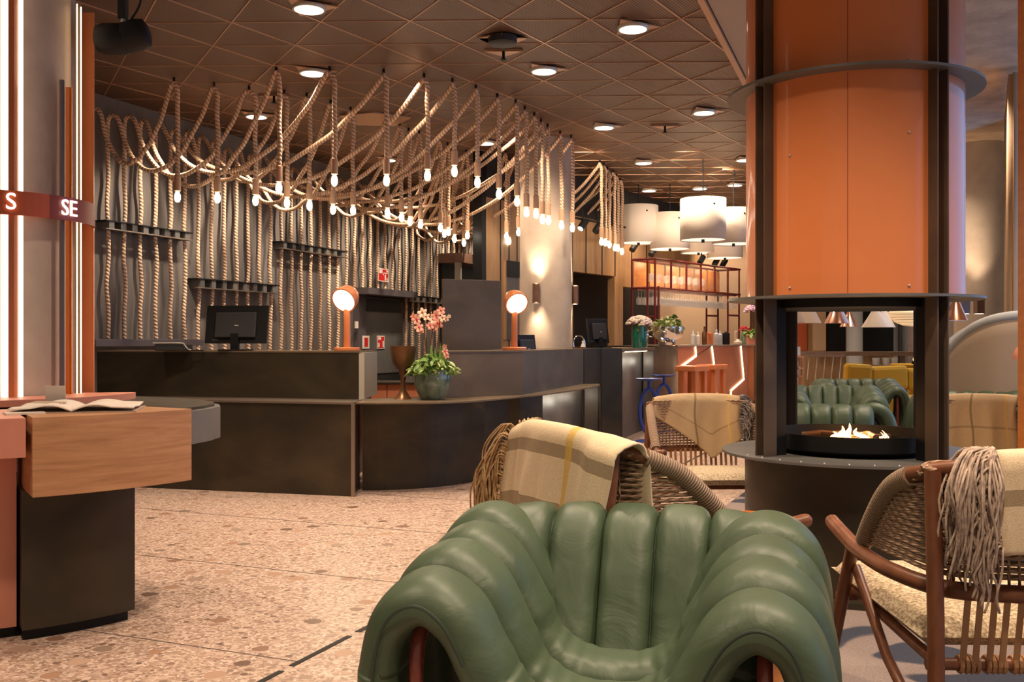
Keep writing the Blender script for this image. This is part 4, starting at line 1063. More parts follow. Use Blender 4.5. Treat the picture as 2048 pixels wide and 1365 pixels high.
# ceiling fittings
def dl(px, py, r=.115, kind='light', idx=''):
    d = (CZ-H)*F/(HY-py); x = at(px,0,d).x; z = CZ-.015
    tri = []
    A = math.radians(0)
    if kind == 'light':
        pl = MB().prism([V((x,d))+V((math.cos(a),math.sin(a)))*r*1.9 for a in (math.radians(-1.5),math.radians(118.5),math.radians(238.5))], z-.004, z+.004)
        build('downlight', 'round recessed downlight ' + idx, 'ceiling light', [
            ('plate', pl, 'plate_metal', {}), ('rim', MB().lathe([(r,-.022),(r*1.06,-.012),(r*1.06,0)], (x,d,z), 32), 'steel_end', SM),
            ('cone', MB().lathe([(r*.98,-.022),(r*.7,.0),(r*.62,.001)], (x,d,z), 32, cap=False), 'steel_end', SM),
            ('lens', MB().cyl((x,d,z), r*.9, -.024, -.018, 28), 'disc', {})])
    return V((x,d,z))
dls = [((618,10),'at the top edge left of centre'),((1266,50),'at the top right of the mesh ceiling'),((1088,136),'right of the hanging ropes, near centre'),
 ((1408,220),'near the fireplace duct'),((1208,250),'between the ropes and the fireplace duct'),((625,140),'beside the top loops of the ropes'),
 ((1287,322),'above the leftmost drum pendant'),((970,282),'seen among the rope tops at centre'),((513,228),'seen between the left ropes'),
 ((775,316),'glimpsed low between ropes at centre'),((1298,378),'just over the leftmost drum pendant'),((1490,316),'partly behind the fireplace duct'),((1470,367),'far back above the drum pendants'),((1400,374),'farthest, above the largest drum pendant')]
LP = [(dl(*p, idx=l)) for p, l in dls]
for px, py, l in ((1007,98,'small black sprinkler head with triangular plate right of the rope tops'),(1330,249,'small sprinkler head with triangular plate toward the fireplace'),(1468,337,'small sprinkler head beside the fireplace duct'),(548,188,'small sprinkler head among the left rope loops')):
    d = (CZ-H)*F/(HY-py); x = at(px,0,d).x; r = .16
    build('sprinkler', l, 'sprinkler', [('plate', MB().prism([V((x,d))+V((math.cos(a),math.sin(a)))*r for a in (math.radians(-30+28),math.radians(90),math.radians(178))], CZ-.02, CZ-.001), 'plate_metal', {}),
        ('head', MB().lathe([(.018,-.075),(.03,-.07),(.012,-.055),(.012,0)], (x,d,CZ-.02), 12), 'black', SM)])
d = (CZ-H)*F/(HY-72); x = at(1005,0,d).x
build('ceiling_vent', 'round dark ceiling vent with pale triangular plate above the sprinkler', 'vent', [
    ('plate', MB().prism([V((x-.2,d)),V((x+.2,d)),V((x,d+.3)),V((x-.0,d-.12))], CZ-.018, CZ-.01), 'plate_metal', {}), ('grille', MB().lathe([(.1,-.06),(.115,-.05),(.115,0)], (x,d,CZ-.01), 28), 'charcoal', SM)])
d = (CZ-H)*F/(HY-235); x = at(745,0,d).x
solo('ceiling_panel', MB().prism([V((x-.33,d-.15)),V((x+.05,d-.3)),V((x+.42,d-.05)),V((x+.2,d+.35)),V((x-.25,d+.3))], CZ-.02, CZ-.005), 'plate_metal', 'pale perforated access panel in the mesh ceiling among the ropes', 'ceiling panel')

# ================================================================== FIREPLACE
FX, FY = 1.678, 4.9; fc = (FX,FY,0)
def ringplate(r, z, t=.012): return MB().lathe([(r,z-t/2),(r,z+t/2)], fc, 96)
parts = [
 ('base_drum', MB().lathe([(.515,.04),(.515,.64)], fc, 96), 'steel', {'smooth':True,'label':'blackened steel base drum'}),
 ('plinth', MB().lathe([(.57,0),(.57,.04),(.515,.041)], fc, 96), 'steel', {'smooth':True}),
 ('hearth_plate', MB().lathe([(.627,.640),(.627,.652)], fc, 96), 'grey_metal', {'smooth':True,'label':'round grey steel hearth plate'}),
 ('hood', MB().lathe([(.51,1.403),(.51,2.40)], fc, 96), 'orange', {'smooth':True,'label':'orange lacquered hood drum'}),
 ('flue_drum', MB().lathe([(.51,2.412),(.51,3.95)], fc, 96), 'orange', {'smooth':True,'label':'orange lacquered upper drum'}),
 ('hood_plate', ringplate(.60,1.397), 'grey_metal', {'smooth':True}), ('collar_plate', ringplate(.60,2.406), 'grey_metal', {'smooth':True}),
 ('hood_collar', MB().lathe([(.44,1.35),(.44,1.392)], fc, 64), 'black', {'smooth':True}),
 ('fire_bowl', MB().lathe([(.34,.655),(.385,.68),(.39,.752),(.38,.752),(.37,.70),(.30,.69),(.001,.69)], fc, 72), 'black', {'smooth':True,'label':'round black fire bowl'})]
for k, a in enumerate((-156,-66,24,114)):
    u = V((math.cos(math.radians(a)), math.sin(math.radians(a)))); t = V((-u.y,u.x)); c = V((FX,FY))
    def post(z0, z1):
        mb = MB()
        mb.prism([c+u*.50-t*.035, c+u*.56-t*.035, c+u*.56-t*.027, c+u*.50-t*.027], z0, z1)
        mb.prism([c+u*.50+t*.027, c+u*.56+t*.027, c+u*.56+t*.035, c+u*.50+t*.035], z0, z1)
        mb.prism([c+u*.49-t*.035, c+u*.50-t*.035, c+u*.50+t*.035, c+u*.49+t*.035], z0, z1)
        return mb
    parts += [('post', post(.652,1.391), 'post_steel', {}), ('post', post(1.403,2.4), 'post_steel', {}), ('post', post(2.412,3.95), 'post_steel', {})]
    # inner web seen through the opening
    parts.append(('inner_web', MB().prism([c+u*.41-t*.006, c+u*.49-t*.006, c+u*.49+t*.006, c+u*.41+t*.006], .652, 1.391), 'black', {}))
for k, a in enumerate((-111, 69)):
    u = V((math.cos(math.radians(a)), math.sin(math.radians(a)))); t = V((-u.y,u.x)); c = V((FX,FY))
    for z0, z1 in ((1.41,2.395),(2.42,3.95)):
        parts.append(('seam', MB().prism([c+u*.508-t*.0012, c+u*.5112-t*.0012, c+u*.5112+t*.0012, c+u*.508+t*.0012], z0, z1), 'orange_dark', {}))
sm_ = MB()
for a0, z in ((-141,1.44),(-141,2.05),(-81,1.44),(-81,2.12),(-81,2.44)):
    a = math.radians(a0); sm_.sphere((FX+math.cos(a)*.512, FY+math.sin(a)*.512, z), .006, 8, 6)
for i in range(12):
    a = math.radians(-160+i*10); sm_.sphere((FX+math.cos(a)*.60, FY+math.sin(a)*.60, .653), .005, 8, 6)
parts.append(('screws', sm_, 'steel_end', SM))
build('fireplace', 'round free-standing fireplace with an orange duct, dark steel posts and open hearth', 'fireplace', parts)
rf = random.Random(11)
for i in range(5):
    a = i*1.3; c = V((FX+.11*math.cos(a), FY+.14*math.sin(a)+.03, .708+.006*i)); dd = V((math.cos(a*2+.5), math.sin(a*2+.5), .04))*.12
    solo('log', MB().tube([c-dd, c-dd*.3+V((0,0,.01)), c+dd], lambda t: .016, 10), 'stem', 'charred log in the fire bowl, %s of the heap' % ['bottom','second','middle','fourth','topmost'][i], 'log', group='logs in the fire bowl', smooth=True)
def flame(px, py0, py1, w, label):
    d = FY-.14; b_ = at(px, py0, d); t_ = at(px, py1, d); mb = MB(); n = 5
    for k in range(n):
        off = (k-(n-1)/2)*w*.5; hh = (t_.z-b_.z)*1.15*(1-.5*abs(k-(n-1)/2)/((n-1)/2))*rf.uniform(.8,1.05)
        P_ = smooth_path([b_+V((off,rf.uniform(-.02,.02),0)), b_+V((off*1.3+rf.uniform(-.008,.008),0,hh*.35)), b_+V((off*.9+rf.uniform(-.01,.01),0,hh*.7)), b_+V((off*1.2+rf.uniform(-.012,.012),0,hh))], 5)
        mb.tube(P_, lambda t: w*.24*(1-t)**1.1*(.7+1.0*min(1,t*4))+.0005, 8)
    solo('flame', mb, 'flame', label, 'flame', smooth=True)
flame(1697, 884, 845, .062, 'largest bright flame left of centre in the fire bowl')
flame(1737, 884, 864, .045, 'low curling flame at the centre of the fire bowl')
flame(1768, 884, 860, .018, 'thin pointed flame at the right in the fire bowl')
flame(1672, 881, 872, .01, 'tiny flame at the far left of the fire')
point((FX, FY-.05, .83), 5, (1,.5,.2), .05)

# ================================================================== GREEN PUFFY ARMCHAIR
def quilt(prof, t0, t1, nch, T, place, nprof=110, mm=13, seed=1, inner=.55, wr=.012, shift=None, ex=2.8):
    P_ = smooth_path([V((a,b,0)) for a,b in prof], max(2, nprof//(len(prof)-1))); n = len(P_); r_ = random.Random(seed)
    Ls = [0]
    for i in range(1,n): Ls.append(Ls[-1]+(P_[i]-P_[i-1]).length)
    Lt = Ls[-1]; Nn = []
    for i in range(n):
        d = (P_[min(i+1,n-1)]-P_[max(i-1,0)]).normalized(); Nn.append(V((-d.y, d.x, 0)))
    cuts = [lerp(t0,t1,k/nch) for k in range(nch+1)]
    rowsT = []
    for k in range(nch):
        for j in range(mm+1):
            if k and j == 0: continue
            u = -math.cos(PI*j/mm); rowsT.append((lerp(cuts[k],cuts[k+1],(u+1)/2), u, k))
    ph = [[r_.random()*6.28 for _ in range(4)] for _ in range(nch+1)]
    curv = []
    for i in range(n):
        a = P_[max(0,i-3)]; b = P_[i]; c = P_[min(n-1,i+3)]; v1 = (b-a); v2 = (c-b)
        curv.append(max(-1,min(1,(v1.x*v2.y-v1.y*v2.x)/max(1e-6,v1.length*v2.length)*2.2)))
    curv = [sum(curv[max(0,i-5):i+6])/len(curv[max(0,i-5):i+6]) for i in range(n)]
    def h(i, u, k):
        s = Ls[i]/Lt; e = min(1, min(s,1-s)/.035); e = math.sqrt(max(0,1-(1-e)**2))
        q = (1-abs(u)**ex)**.55 if abs(u) < 1 else 0
        base = T*(.10+.90*q)*e
        con = max(0, curv[i])       # inside of a bend: the quilt wrinkles
        w_ = wr*con*(math.sin(Ls[i]*105+ph[k][0]+u*1.5)*.6+math.sin(Ls[i]*61+ph[k][1]-u*2)*.6)*(.5+.5*abs(u))
        w_ += wr*.38*math.sin(Ls[i]*48+ph[k][2]+3*u)*abs(u)**3*q**.5
        return base+w_*q**.5*e
    top = []; bot = []
    for i in range(n):
        tr = []; brr = []
        for (t,u,k) in rowsT:
            hh = h(i,u,k); sh = shift(Ls[i]/Lt, t) if shift else 0
            lift = .006*math.sin(ph[k][3]+Ls[i]*5)
            o = P_[i]+Nn[i]*(hh+lift); tr.append(place(o.x, o.y, t+sh))
            o2 = P_[i]-Nn[i]*(hh*inner-lift); brr.append(place(o2.x, o2.y, t+sh))
        top.append(tr); bot.append(brr)
    mb = MB(); m = len(rowsT); vs = []; fs = []
    for i in range(n): vs += top[i] + bot[i][::-1]
    w = 2*m
    for i in range(n-1):
        for j in range(w): j2 = (j+1)%w; fs.append((i*w+j, (i+1)*w+j, (i+1)*w+j2, i*w+j2))
    fs.append(tuple(range(w))); fs.append(tuple(range((n-1)*w, n*w))[::-1])
    return mb.add(vs, fs)
side = [(-.475,.16),(-.495,.30),(-.495,.45),(-.465,.56),(-.395,.605),(-.325,.57),(-.27,.48),(-.20,.365),(-.11,.305),(0,.29)]
side = side + [(-x,z) for x,z in side[:-1][::-1]]
def seat_place(a, b, t):
    k = (t+.42)/.8
    return V((a*(1-.05*(1-k)), t + .03*max(0,b-.4), b + (.085*k-.025)*(1 if b > .45 else .3)))
seat_q = quilt(side, -.44, .36, 4, .07, seat_place, 220, 22, 3, wr=.011, ex=3.4)
backp = [(.08,.22),(.14,.27),(.215,.40),(.285,.54),(.345,.635),(.42,.665),(.495,.62),(.525,.5),(.535,.36),(.525,.2)]
back_q = quilt([(a,b) for a,b in backp], -.37, .37, 5, .052, lambda a,b,t: V((t*(1.0+.12*(b-.4)), a - .05*(abs(t)/.36)**2*(1 if b>.35 else .5), b-.02*(abs(t)/.36)**3)), 110, 18, 5, wr=.010, ex=4.2)
def chair_frame(sx):
    mb = MB(); x = sx*.385
    p = smooth_path([(x,-.40,0.02),(x,-.40,.30),(x,-.395,.46),(x,-.36,.53),(x,-.28,.55),(x,.2,.55),(x,.34,.54),(x,.40,.5),(x,.41,.3),(x,.42,.02)], 5)
    return mb.tube(p, .017, 12)
cross = MB().rod((-.405,-.36,.14),(.405,-.36,.14),.014).rod((-.405,.38,.14),(.405,.38,.14),.014)
bframe = MB().tube(smooth_path([(-.3,.38,.14),(-.3,.44,.5),(-.26,.46,.6),(0,.465,.61),(.26,.46,.6),(.3,.44,.5),(.3,.38,.14)],5), .014, 10)
seams = {-1: MB(), 1: MB()}
for sx in (-1,1):   # piping round the front end of the arm roll
    s_ = [p for p in side if p[0]*sx > .2]; s_ = s_ if sx < 0 else s_
    pth = smooth_path([V((x*.95, -.447, z)) for x,z in s_], 6); seams[sx].tube(pth, .004, 6)
M['frame_lacquer'] = mat('oxblood_lacquer_tube', (.2,.045,.03), .25, .2, coat=.5)
puffy = build('puffy_armchair', 'large green leather armchair with puffed channels in the foreground, facing the camera', 'armchair', [
    ('seat_quilt', seat_q, 'leather', {'smooth':'all','label':'channelled quilt forming seat and arms'}),
    ('back_quilt', back_q, 'leather', {'smooth':'all','label':'channelled back cushion'}),
    ('side_frame', chair_frame(-1), 'frame_lacquer', SM), ('side_frame', chair_frame(1), 'frame_lacquer', SM),
    ('cross_bar', cross, 'frame_lacquer', SM), ('back_frame', bframe, 'frame_lacquer', SM), ('piping', seams[-1], 'leather_seam', SM), ('piping', seams[1], 'leather_seam', SM)], base=V((0,0,0)))
puffy.location = (.255, 2.55, 0); puffy.rotation_euler = (0,0,math.radians(-14.8))
dup(puffy, (2.45,7.95,0), PI-.25, 'green leather puffy armchair seen from behind through the fireplace opening')
dup(puffy, (3.32,10.3,0), -.25, 'green leather puffy armchair facing forward, seen over the fire')
dup(puffy, (4.22,12.1,0), -.2, 'farthest green leather puffy armchair, behind another green one')
dup(puffy, (4.22,9.05,0), -.3, 'teal lit green puffy armchair to the right of the fireplace posts')

# ================================================================== WOVEN WOODEN ARMCHAIRS
def hoopy(x): q = min(1,abs(x)/.36); return -.36+.10*q**3
def hoopz(x): q = min(1,abs(x)/.36); return .89-.045*q**3
hoop = [(-.372,.12,.575),(-.374,.02,.68),(-.368,-.10,.785),(-.345,-.235,.845),(-.27,-.325,.872),(-.14,-.355,.887),(0,-.36,.89)]
hoop = hoop+[(-x,y,z) for x,y,z in hoop[:-1][::-1]]
arm = [(-.385,.38,.605),(-.39,.25,.59),(-.388,.08,.568),(-.37,-.12,.56),(-.30,-.29,.555),(-.16,-.345,.555),(0,-.355,.555)]
arm = arm+[(-x,y,z) for x,y,z in arm[:-1][::-1]]
def woven_chair():
    hp = smooth_path(hoop, 6); ap = smooth_path(arm, 6)
    def armr(t): e = min(t,1-t)*20; return .021+.004*max(0,1-e) 
    parts = [('back_rail', MB().tube(hp, .021, 14), 'chair_wood', SM), ('arm_rail', MB().tube(ap, .023, 14), 'chair_wood', SM)]
    for e in (ap[0], ap[-1]): parts[1][1].sphere(e, .023, 14, 8)
    cords = MB(); nC = 17
    left = [p for p in hp if p.x < 0]
    def upright(z):                      # point on the left upright of the hoop at height z
        best = min([p for p in left if p.x < -.3], key=lambda p: abs(p.z-z)); return best
    for i in range(nC):
        z = lerp(.60,.865,i/(nC-1)); u_ = upright(z); zc = lerp(.59,.875,i/(nC-1))
        pl = [(u_.x,u_.y,z),(-.355,lerp(u_.y,-.3,.45),z),(-.30,-.265,zc),(-.15,-.325,zc),(0,-.335,zc)]
        pl = pl+[(-a,b,c) for a,b,c in pl[:-1][::-1]]
        cords.tube(smooth_path(pl,4), .0055, 5)
        cords.tube(smooth_path([(a,b+.012,c+.004) for a,b,c in pl],4), .0045, 5)
    for i in range(25):
        x = lerp(-.3,.3,i/24); cords.tube([(x, hoopy(x)+.022, .56),(x*1.0, hoopy(x)+.03, .72),(x, hoopy(x)+.022, hoopz(x))], .004, 5)
    parts.append(('woven_back', cords, 'cord', {'smooth':'all','label':'woven paper cord backrest'}))
    for sx in (-1,1):
        seg = [V((p.x*(-sx), p.y, p.z)) for p in left if .59 < p.z < .84 and p.x < -.34]
        wrap = MB(); wrap.tube(seg, .029, 14)
        parts.append(('cord_wrapping', wrap, 'cord_wrap', {'smooth':True}))
        parts.append(('rear_leg', MB().tube([(sx*.338,-.315,.862),(sx*.348,-.36,.5),(sx*.365,-.41,0)], .021, 14), 'chair_wood', SM))
        parts.append(('front_leg', MB().tube([(sx*.385,.17,.575),(sx*.40,.28,.3),(sx*.42,.38,0)], .02, 14), 'chair_wood', SM))
        parts.append(('brace', MB().tube([(sx*.37,.19,.5),(sx*.36,-.05,.3),(sx*.355,-.36,.16)], .015, 12), 'chair_wood', SM))
        parts.append(('seat_rail', MB().tube([(sx*.335,.33,.40),(sx*.31,-.28,.355)], .016, 12), 'chair_wood', SM))
    parts.append(('seat_rail', MB().rod((-.40,.29,.385),(.40,.29,.385),.016,12), 'chair_wood', SM))
    parts.append(('seat_rail', MB().rod((-.34,-.28,.355),(.34,-.28,.355),.016,12), 'chair_wood', SM))
    M['strap'] = M.get('strap') or mat('tan_leather_strap', (.42,.22,.1), .5)
    for i in range(8):
        x = -.24+.48*i/7; st = MB()
        st.obox((x-.012,-.31,.455), .016, .004, .21, Matrix.Rotation(.18,3,'X')); st.obox((x+.018,-.315,.455), .016, .004, .21, Matrix.Rotation(.18,3,'X'))
        for q in (-.014,.0,.014,.028): st.tube([(x+q+.008*0, -.28+.02*math.cos(a), .355+.02*math.sin(a)) for a in [k*PI/5 for k in range(10)]], .006, 6, closed=True)
        parts.append(('strap', st, 'strap', {}))
    # cushion
    cu = MB(); rows = []; nu, nv = 24, 24
    def cpt(u, v, top):
        x = lerp(-.34,.34,u); y = lerp(-.25,.43,v); eu = min(u,1-u)/.12; ev = min(v,1-v)/.12; e = min(1,eu)*min(1,ev); e = math.sqrt(max(0,1-(1-min(1,min(eu,ev)))**2))
        xx = x*(1+.1*v); zc = .415+.03*v
        return V((xx, y, zc + (1 if top else -1)*.038*e + (.008*math.sin(PI*u)*math.sin(PI*v) if top else 0)))
    for top in (True, False):
        pts = [[cpt(i/nu, j/nv, top) for j in range(nv+1)] for i in range(nu+1)]
        cu.grid(pts if top else pts[::-1])
    parts.append(('seat_cushion', cu, 'tweed', {'smooth':'all','label':'cream tweed seat cushion'}))
    return build('woven_armchair', 'brown wooden armchair with woven cord back at the right foreground, seen from behind', 'armchair', parts, base=V((0,0,0)))
def throw(name_label, material, fmat, x0, x1, Lo, Li, seed, loc, rotz, nf=110, flen=.17, topfr=0, sc_=1):
    r_ = random.Random(seed); nu, nv = 26, 46; pts = []; uvs = []
    ph = [r_.random()*6 for _ in range(4)]
    def P_(u, v):
        x = lerp(x0,x1,u); lo = Lo(u); li = Li(u); s = lerp(-li, lo, v)
        yh, zh = hoopy(x), hoopz(x); R_ = .034
        q = min(1,abs(x)/.36)
        bulge = .045*max(0, min(1, (abs(x)-.24)/.06))
        fold = .010*math.sin(u*13+ph[0]) + .007*math.sin(u*29+ph[1]+v*3)
        half = R_*PI/2
        if s < -half: d = -s-half; y = yh+R_+d*.10+fold*min(1,d*6)+.012; z = zh-d
        elif s > half: d = s-half; y = yh-R_-d*.12-fold*min(1,d*6)-.004-bulge; z = zh-d
        else: a = s/R_; y = yh-(R_+bulge*max(0,math.sin(a)))*math.sin(a); z = zh+(R_+bulge*.15)*math.cos(a)
        return V((x+.01*math.sin(s*14+ph[2]), y, z))
    for i in range(nu+1):
        pts.append([P_(i/nu, j/nv) for j in range(nv+1)]); uvs.append([(i/nu, j/nv) for j in range(nv+1)])
    body = MB().grid(pts, uvs)
    fr = MB()
    for k in range(nf):
        v = r_.random() if k >= topfr else lerp(.4,.62,r_.random())
        p = P_(0, v); n_ = -1 if v > .5 else 1; L = flen*r_.uniform(.6,1.25); dx = r_.uniform(.02,.085)
        if k < topfr: dx = r_.uniform(.02,.14); L *= 1.9; n_ = -1
        sag = r_.uniform(-.01,.01); oy = (-.012 if n_ < 0 else .028)*r_.uniform(.4,2.2)
        w1 = r_.uniform(-.012,.012); w2 = r_.uniform(-.014,.014)
        out_ = -.034 if k < topfr else 0
        path = [p, p+V((-dx*.6, oy, .006)), p+V((-dx+w1, oy*1.4+out_*1.2, -L*.35)), p+V((-dx+w2, oy*1.4+out_*1.3, -L*.7)), p+V((-dx-w1, oy+out_*1.3, -L))]
        fr.tube(smooth_path(path, 3), .0032, 5)
    r = build('wool_throw', name_label, 'blanket', [('cloth', body, material, {'smooth':'all','solid':.007}), ('fringe', fr, fmat, {'smooth':'all'})], base=V((0,0,0)))
    r.location = loc; r.rotation_euler = (0,0,rotz); r.scale = (sc_,)*3; return r
wc = woven_chair()
RL, RA = (1.425,2.86,0), -.02
wc.location = RL; wc.rotation_euler = (0,0,RA)
C1, A1 = (.46,3.46,0), -1.15
C2, A2 = (1.19,5.95,0), PI+.05
C3, A3 = (2.80,5.95,0), 2.6
dup(wc, C1, A1, 'brown wooden woven armchair behind the green armchair, almost hidden by its plaid throw')
dup(wc, C2, A2, 'brown wooden woven armchair left of the fireplace, facing the camera under a tan throw', scale=(.93,.93,.93))
dup(wc, C3, A3, 'woven cord armchair behind the fireplace at the right with a tan throw', scale=(.93,.93,.93))
throw('cream plaid wool throw with long tangled fringe over the nearest woven armchair at right', 'throw_plaid', 'fringe', -.20, .36, lambda u: .27, lambda u: .3, 4, RL, RA, 280, .12, 120)
throw('cream plaid wool throw with yellow stripe on the chair behind the green armchair', 'throw_plaid', 'fringe_gold', -.30, .38, lambda u: .46, lambda u: .25, 9, C1, A1, 240, .16, 40)
throw('tan wool throw with dark fringe slung over the chair left of the fireplace', 'throw_tan', 'fringe_blue', -.27, .32, lambda u: .2, lambda u: (.30+.16*u/.33) if u < .33 else lerp(.46,.13,((u-.33)/.67)**.9), 14, C2, A2, 190, .13, 0, .93)
throw('tan wool throw with grey fringe on the chair behind the fireplace at right', 'throw_tan', 'fringe_blue', -.20, .35, lambda u: .3, lambda u: .42, 19, C3, A3, 230, .13, 0, .93)
# small round side table behind the armchair
build('side_table', 'round amber wooden drum table behind the green armchair', 'table', [
    ('rim', MB().lathe([(.16,.0),(.16,.53),(.172,.535),(.172,.555),(.164,.555),(.164,.545)], (.84,3.58,0), 40), 'sand_wood', SM),
    ('top', MB().cyl((.84,3.58,0), .164, .53, .543, 40), 'oak', {})])

# ================================================================== FAR LOUNGE (seen through the fireplace)
def cone_lamp(px, pyt, pyb, wpx, d, m, label):
    r = wpx/2*d/F; t = at(px,pyt,d); b = at(px,pyb,d)
    build('cone_pendant', label, 'pendant light', [('shade', MB().lathe([(r,b.z),(r*.06,t.z),(.001,t.z+.005)], (t.x,d,0), 36), m, {'smooth':True}),
        ('diffuser', MB().cyl((t.x,d,0), r*.95, b.z+.001, b.z+.004, 28), 'diff', {}), ('cable', MB().cyl((t.x,d,0), .006, t.z, 3.95, 6), 'black', {})])
cone_lamp(1585, 596, 646, 52, 13, 'plaster', 'beige cone pendant at the left of the fireplace opening')
cone_lamp(1612, 590, 647, 60, 13.8, 'plaster', 'second beige cone pendant from the left of the opening')
cone_lamp(1674, 600, 647, 50, 13, 'copper', 'large copper cone pendant near the middle of the opening')
cone_lamp(1698, 618, 654, 36, 15, 'copper', 'smaller copper cone pendant behind the large copper one')
cone_lamp(1751, 613, 655, 54, 13, 'white_cloth', 'cream cone pendant seen through the fireplace')
cone_lamp(1768, 613, 655, 44, 14.5, 'white_cloth', 'second cream cone pendant just behind the first')
cone_lamp(1912, 590, 641, 44, 12, 'copper', 'copper cone pendant right of the fireplace post')
d = 14.5; c = at(1826,630,d)
lan = MB()
lan.lathe([(.02,-.17),(.14,-.155),(.25,-.11),(.33,-.04),(.35,.02),(.31,.09),(.2,.15),(.06,.185),(.02,.19)], c, 40)
ribs = MB()
for z, r in ((-.155,.14),(-.11,.251),(-.075,.295),(-.04,.331),(-.005,.343),(.02,.351),(.055,.334),(.09,.311),(.12,.262),(.15,.2)):
    ribs.tube([(c.x+r*math.cos(a), c.y+r*math.sin(a), c.z+z) for a in [k*2*PI/30 for k in range(30)]], .003, 4, closed=True)
build('paper_lantern', 'wide ribbed rice paper lantern in the right of the fireplace opening', 'pendant light', [('shade', lan, 'paper_lantern', SM), ('rib', ribs, 'oak', {}), ('cable', MB().cyl((c.x,c.y,0), .006, c.z+.18, 3.95, 6), 'black', {})])
d = 13; c = at(1800,730,d)
def far(px0, px1, py0, py1, d, dep=.05):
    a = at(px0,py1,d); b = at(px1,py0,d); return MB().box(a.x,b.x,d,d+dep,a.z,b.z)
solo('dark_window_panel', far(1652,1691,500,707,20.3), 'black', 'tall dark panel on the far wall, left of the pale column', 'panel')
solo('dark_window_panel', far(1726,1795,500,707,20.3), 'black', 'wide dark panel on the far wall, right of the pale column', 'panel')
solo('far_column', MB().lathe([(.155,0),(.155,3.95)], (at(1709,0,19.5).x,19.5,0), 32), 'blue_plaster', 'pale round column between the dark panels on the far wall', 'column', smooth=True)
solo('far_curtain', far(1626,1652,400,702,20.2), 'curtain', 'cream curtain strip beside the dark panel on the far wall', 'curtain')
for z in range(12):
    pass
bam = MB()
for i in range(34):
    x = at(1797+i*2.0,0,19).x; r_ = .012; bam.tube([(x+rf.uniform(-.02,.02),19+rf.uniform(-.2,.2),0),(x+rf.uniform(-.03,.03),19,1.1),(x+rf.uniform(-.04,.04),19,1.9+rf.uniform(0,.3))], .011, 5)
solo('reed_screen', bam, 'oak', 'screen of upright reeds under the paper lantern', 'screen', kind='stuff')
ct = far(1600,1835,704,712,16.5,.5); cb_ = base_of([ct])
build('console_table', 'long walnut console shelf along the far lounge', 'table', [('top', ct, 'plank', {})]+[('leg', MB().box(x-.03,x+.03,16.9,16.96,0,cb_.z), 'plank', {}) for x in (cb_.x-.9, cb_.x+.9)])
build('shelf_unit', 'narrow wooden shelf ladder at the left of the fireplace opening', 'shelf', [
    ('upright', far(1593,1597,712,775,15,.03), 'oak', {}), ('upright', far(1604,1608,712,775,15.1,.03), 'oak', {}),
    ('shelf', far(1583,1608,712,716,14.98,.3), 'oak', {}), ('shelf', far(1583,1608,736,738,15,.3), 'oak', {}), ('shelf', far(1583,1608,752,754,15,.3), 'oak', {})])
sl = []
for i in range(5):
    a = at(1619+i*16,712,15.6); b = at(1614+i*16,760,15.6); sl.append(('rod', MB().tube([(a.x,15.6,a.z),(b.x,15.6,b.z)], .008, 6), 'steel_end', {}))
sl.append(('rail', far(1614,1690,711,714,15.55,.06), 'plank', {}))
build('slatted_divider', 'divider of slanting pale rods under the console', 'screen', sl)
for i,(px,l) in enumerate(((1752,'left'),(1772,'middle'),(1788,'right'))):
    c = at(px,731,16.2); solo('plant_pot', MB().lathe([(.05,0),(.062,.12),(.056,.12)], (c.x,16.2,c.z), 20), 'blue_plaster', '%s of three pale pots on the shelf below the dark panel' % l, 'pot', smooth=True)
solo('low_shelf', far(1735,1800,731,735,16.05,.4), 'plank', 'dark low shelf carrying three pale pots', 'shelf')
for i,(px,py,l) in enumerate(((1591,711,'on top of'),(1591,750,'on the lower board of'))):
    c = at(px,py,15.1); solo('storage_box', MB().box(c.x-.06,c.x+.06,15.05,15.25,c.z,c.z+.13), 'blue_plaster', 'pale woven box %s the narrow shelf ladder' % l, 'box')
# yellow sofa and table
d = 13.6
a = at(1690,732,d); b = at(1765,760,d)
sofa = MB(); 
build('sofa', 'mustard yellow sofa with sagging back cushions in the far lounge', 'sofa', [
    ('back_cushion', MB().obox((a.x+.17,d,.70), .36,.2,.34, Matrix.Rotation(.06,3,'Y')), 'yellow', {'bevel':.05}),
    ('back_cushion', MB().obox((a.x+.60,d+.05,.68), .52,.2,.32, Matrix.Rotation(-.04,3,'Y')), 'yellow', {'bevel':.05}),
    ('back_cushion', MB().obox((a.x+1.1,d+.05,.66), .5,.2,.3), 'yellow', {'bevel':.05}),
    ('seat', MB().box(a.x-.05,a.x+1.4,d-.75,d+.1,.2,.45), 'yellow', {'bevel':.04}), ('base', MB().box(a.x,a.x+1.35,d-.7,d+.05,0,.2), 'plank', {})])
c = at(1842,728,14.0)
build('round_table', 'mustard yellow round pedestal table with a candle in the far lounge', 'table', [
    ('top', MB().lathe([(.40,c.z-.04),(.42,c.z-.01),(.40,c.z)], (c.x,14.0,0), 40), 'yellow', SM), ('pedestal', MB().lathe([(.13,0),(.12,c.z-.04)], (c.x-.06,14.0,0), 24), 'yellow', SM)])
cc = at(1828,724,13.8)
build('candle_holder', 'small dark candle holder with lit candle on the yellow table', 'candle', [('cup', MB().lathe([(.03,0),(.03,.04)], (cc.x,13.8,c.z), 14), 'black', SM), ('flame', MB().sphere((cc.x,13.8,c.z+.065), .014, 8, 6, (1,1,2)), 'flame', SM)])
ml = MB()
for i in range(11): q = far(1586,1596-(i%3),652+i*4,653+i*4,20.44,.015); ml.add(q.v, q.f)
build('menu_board', 'rust red board with pale lines of print on the far wall', 'board', [('panel', far(1560,1614,640,702,20.45), 'orange_ring', {}), ('printed_lines', ml, 'white_sheet', {})])

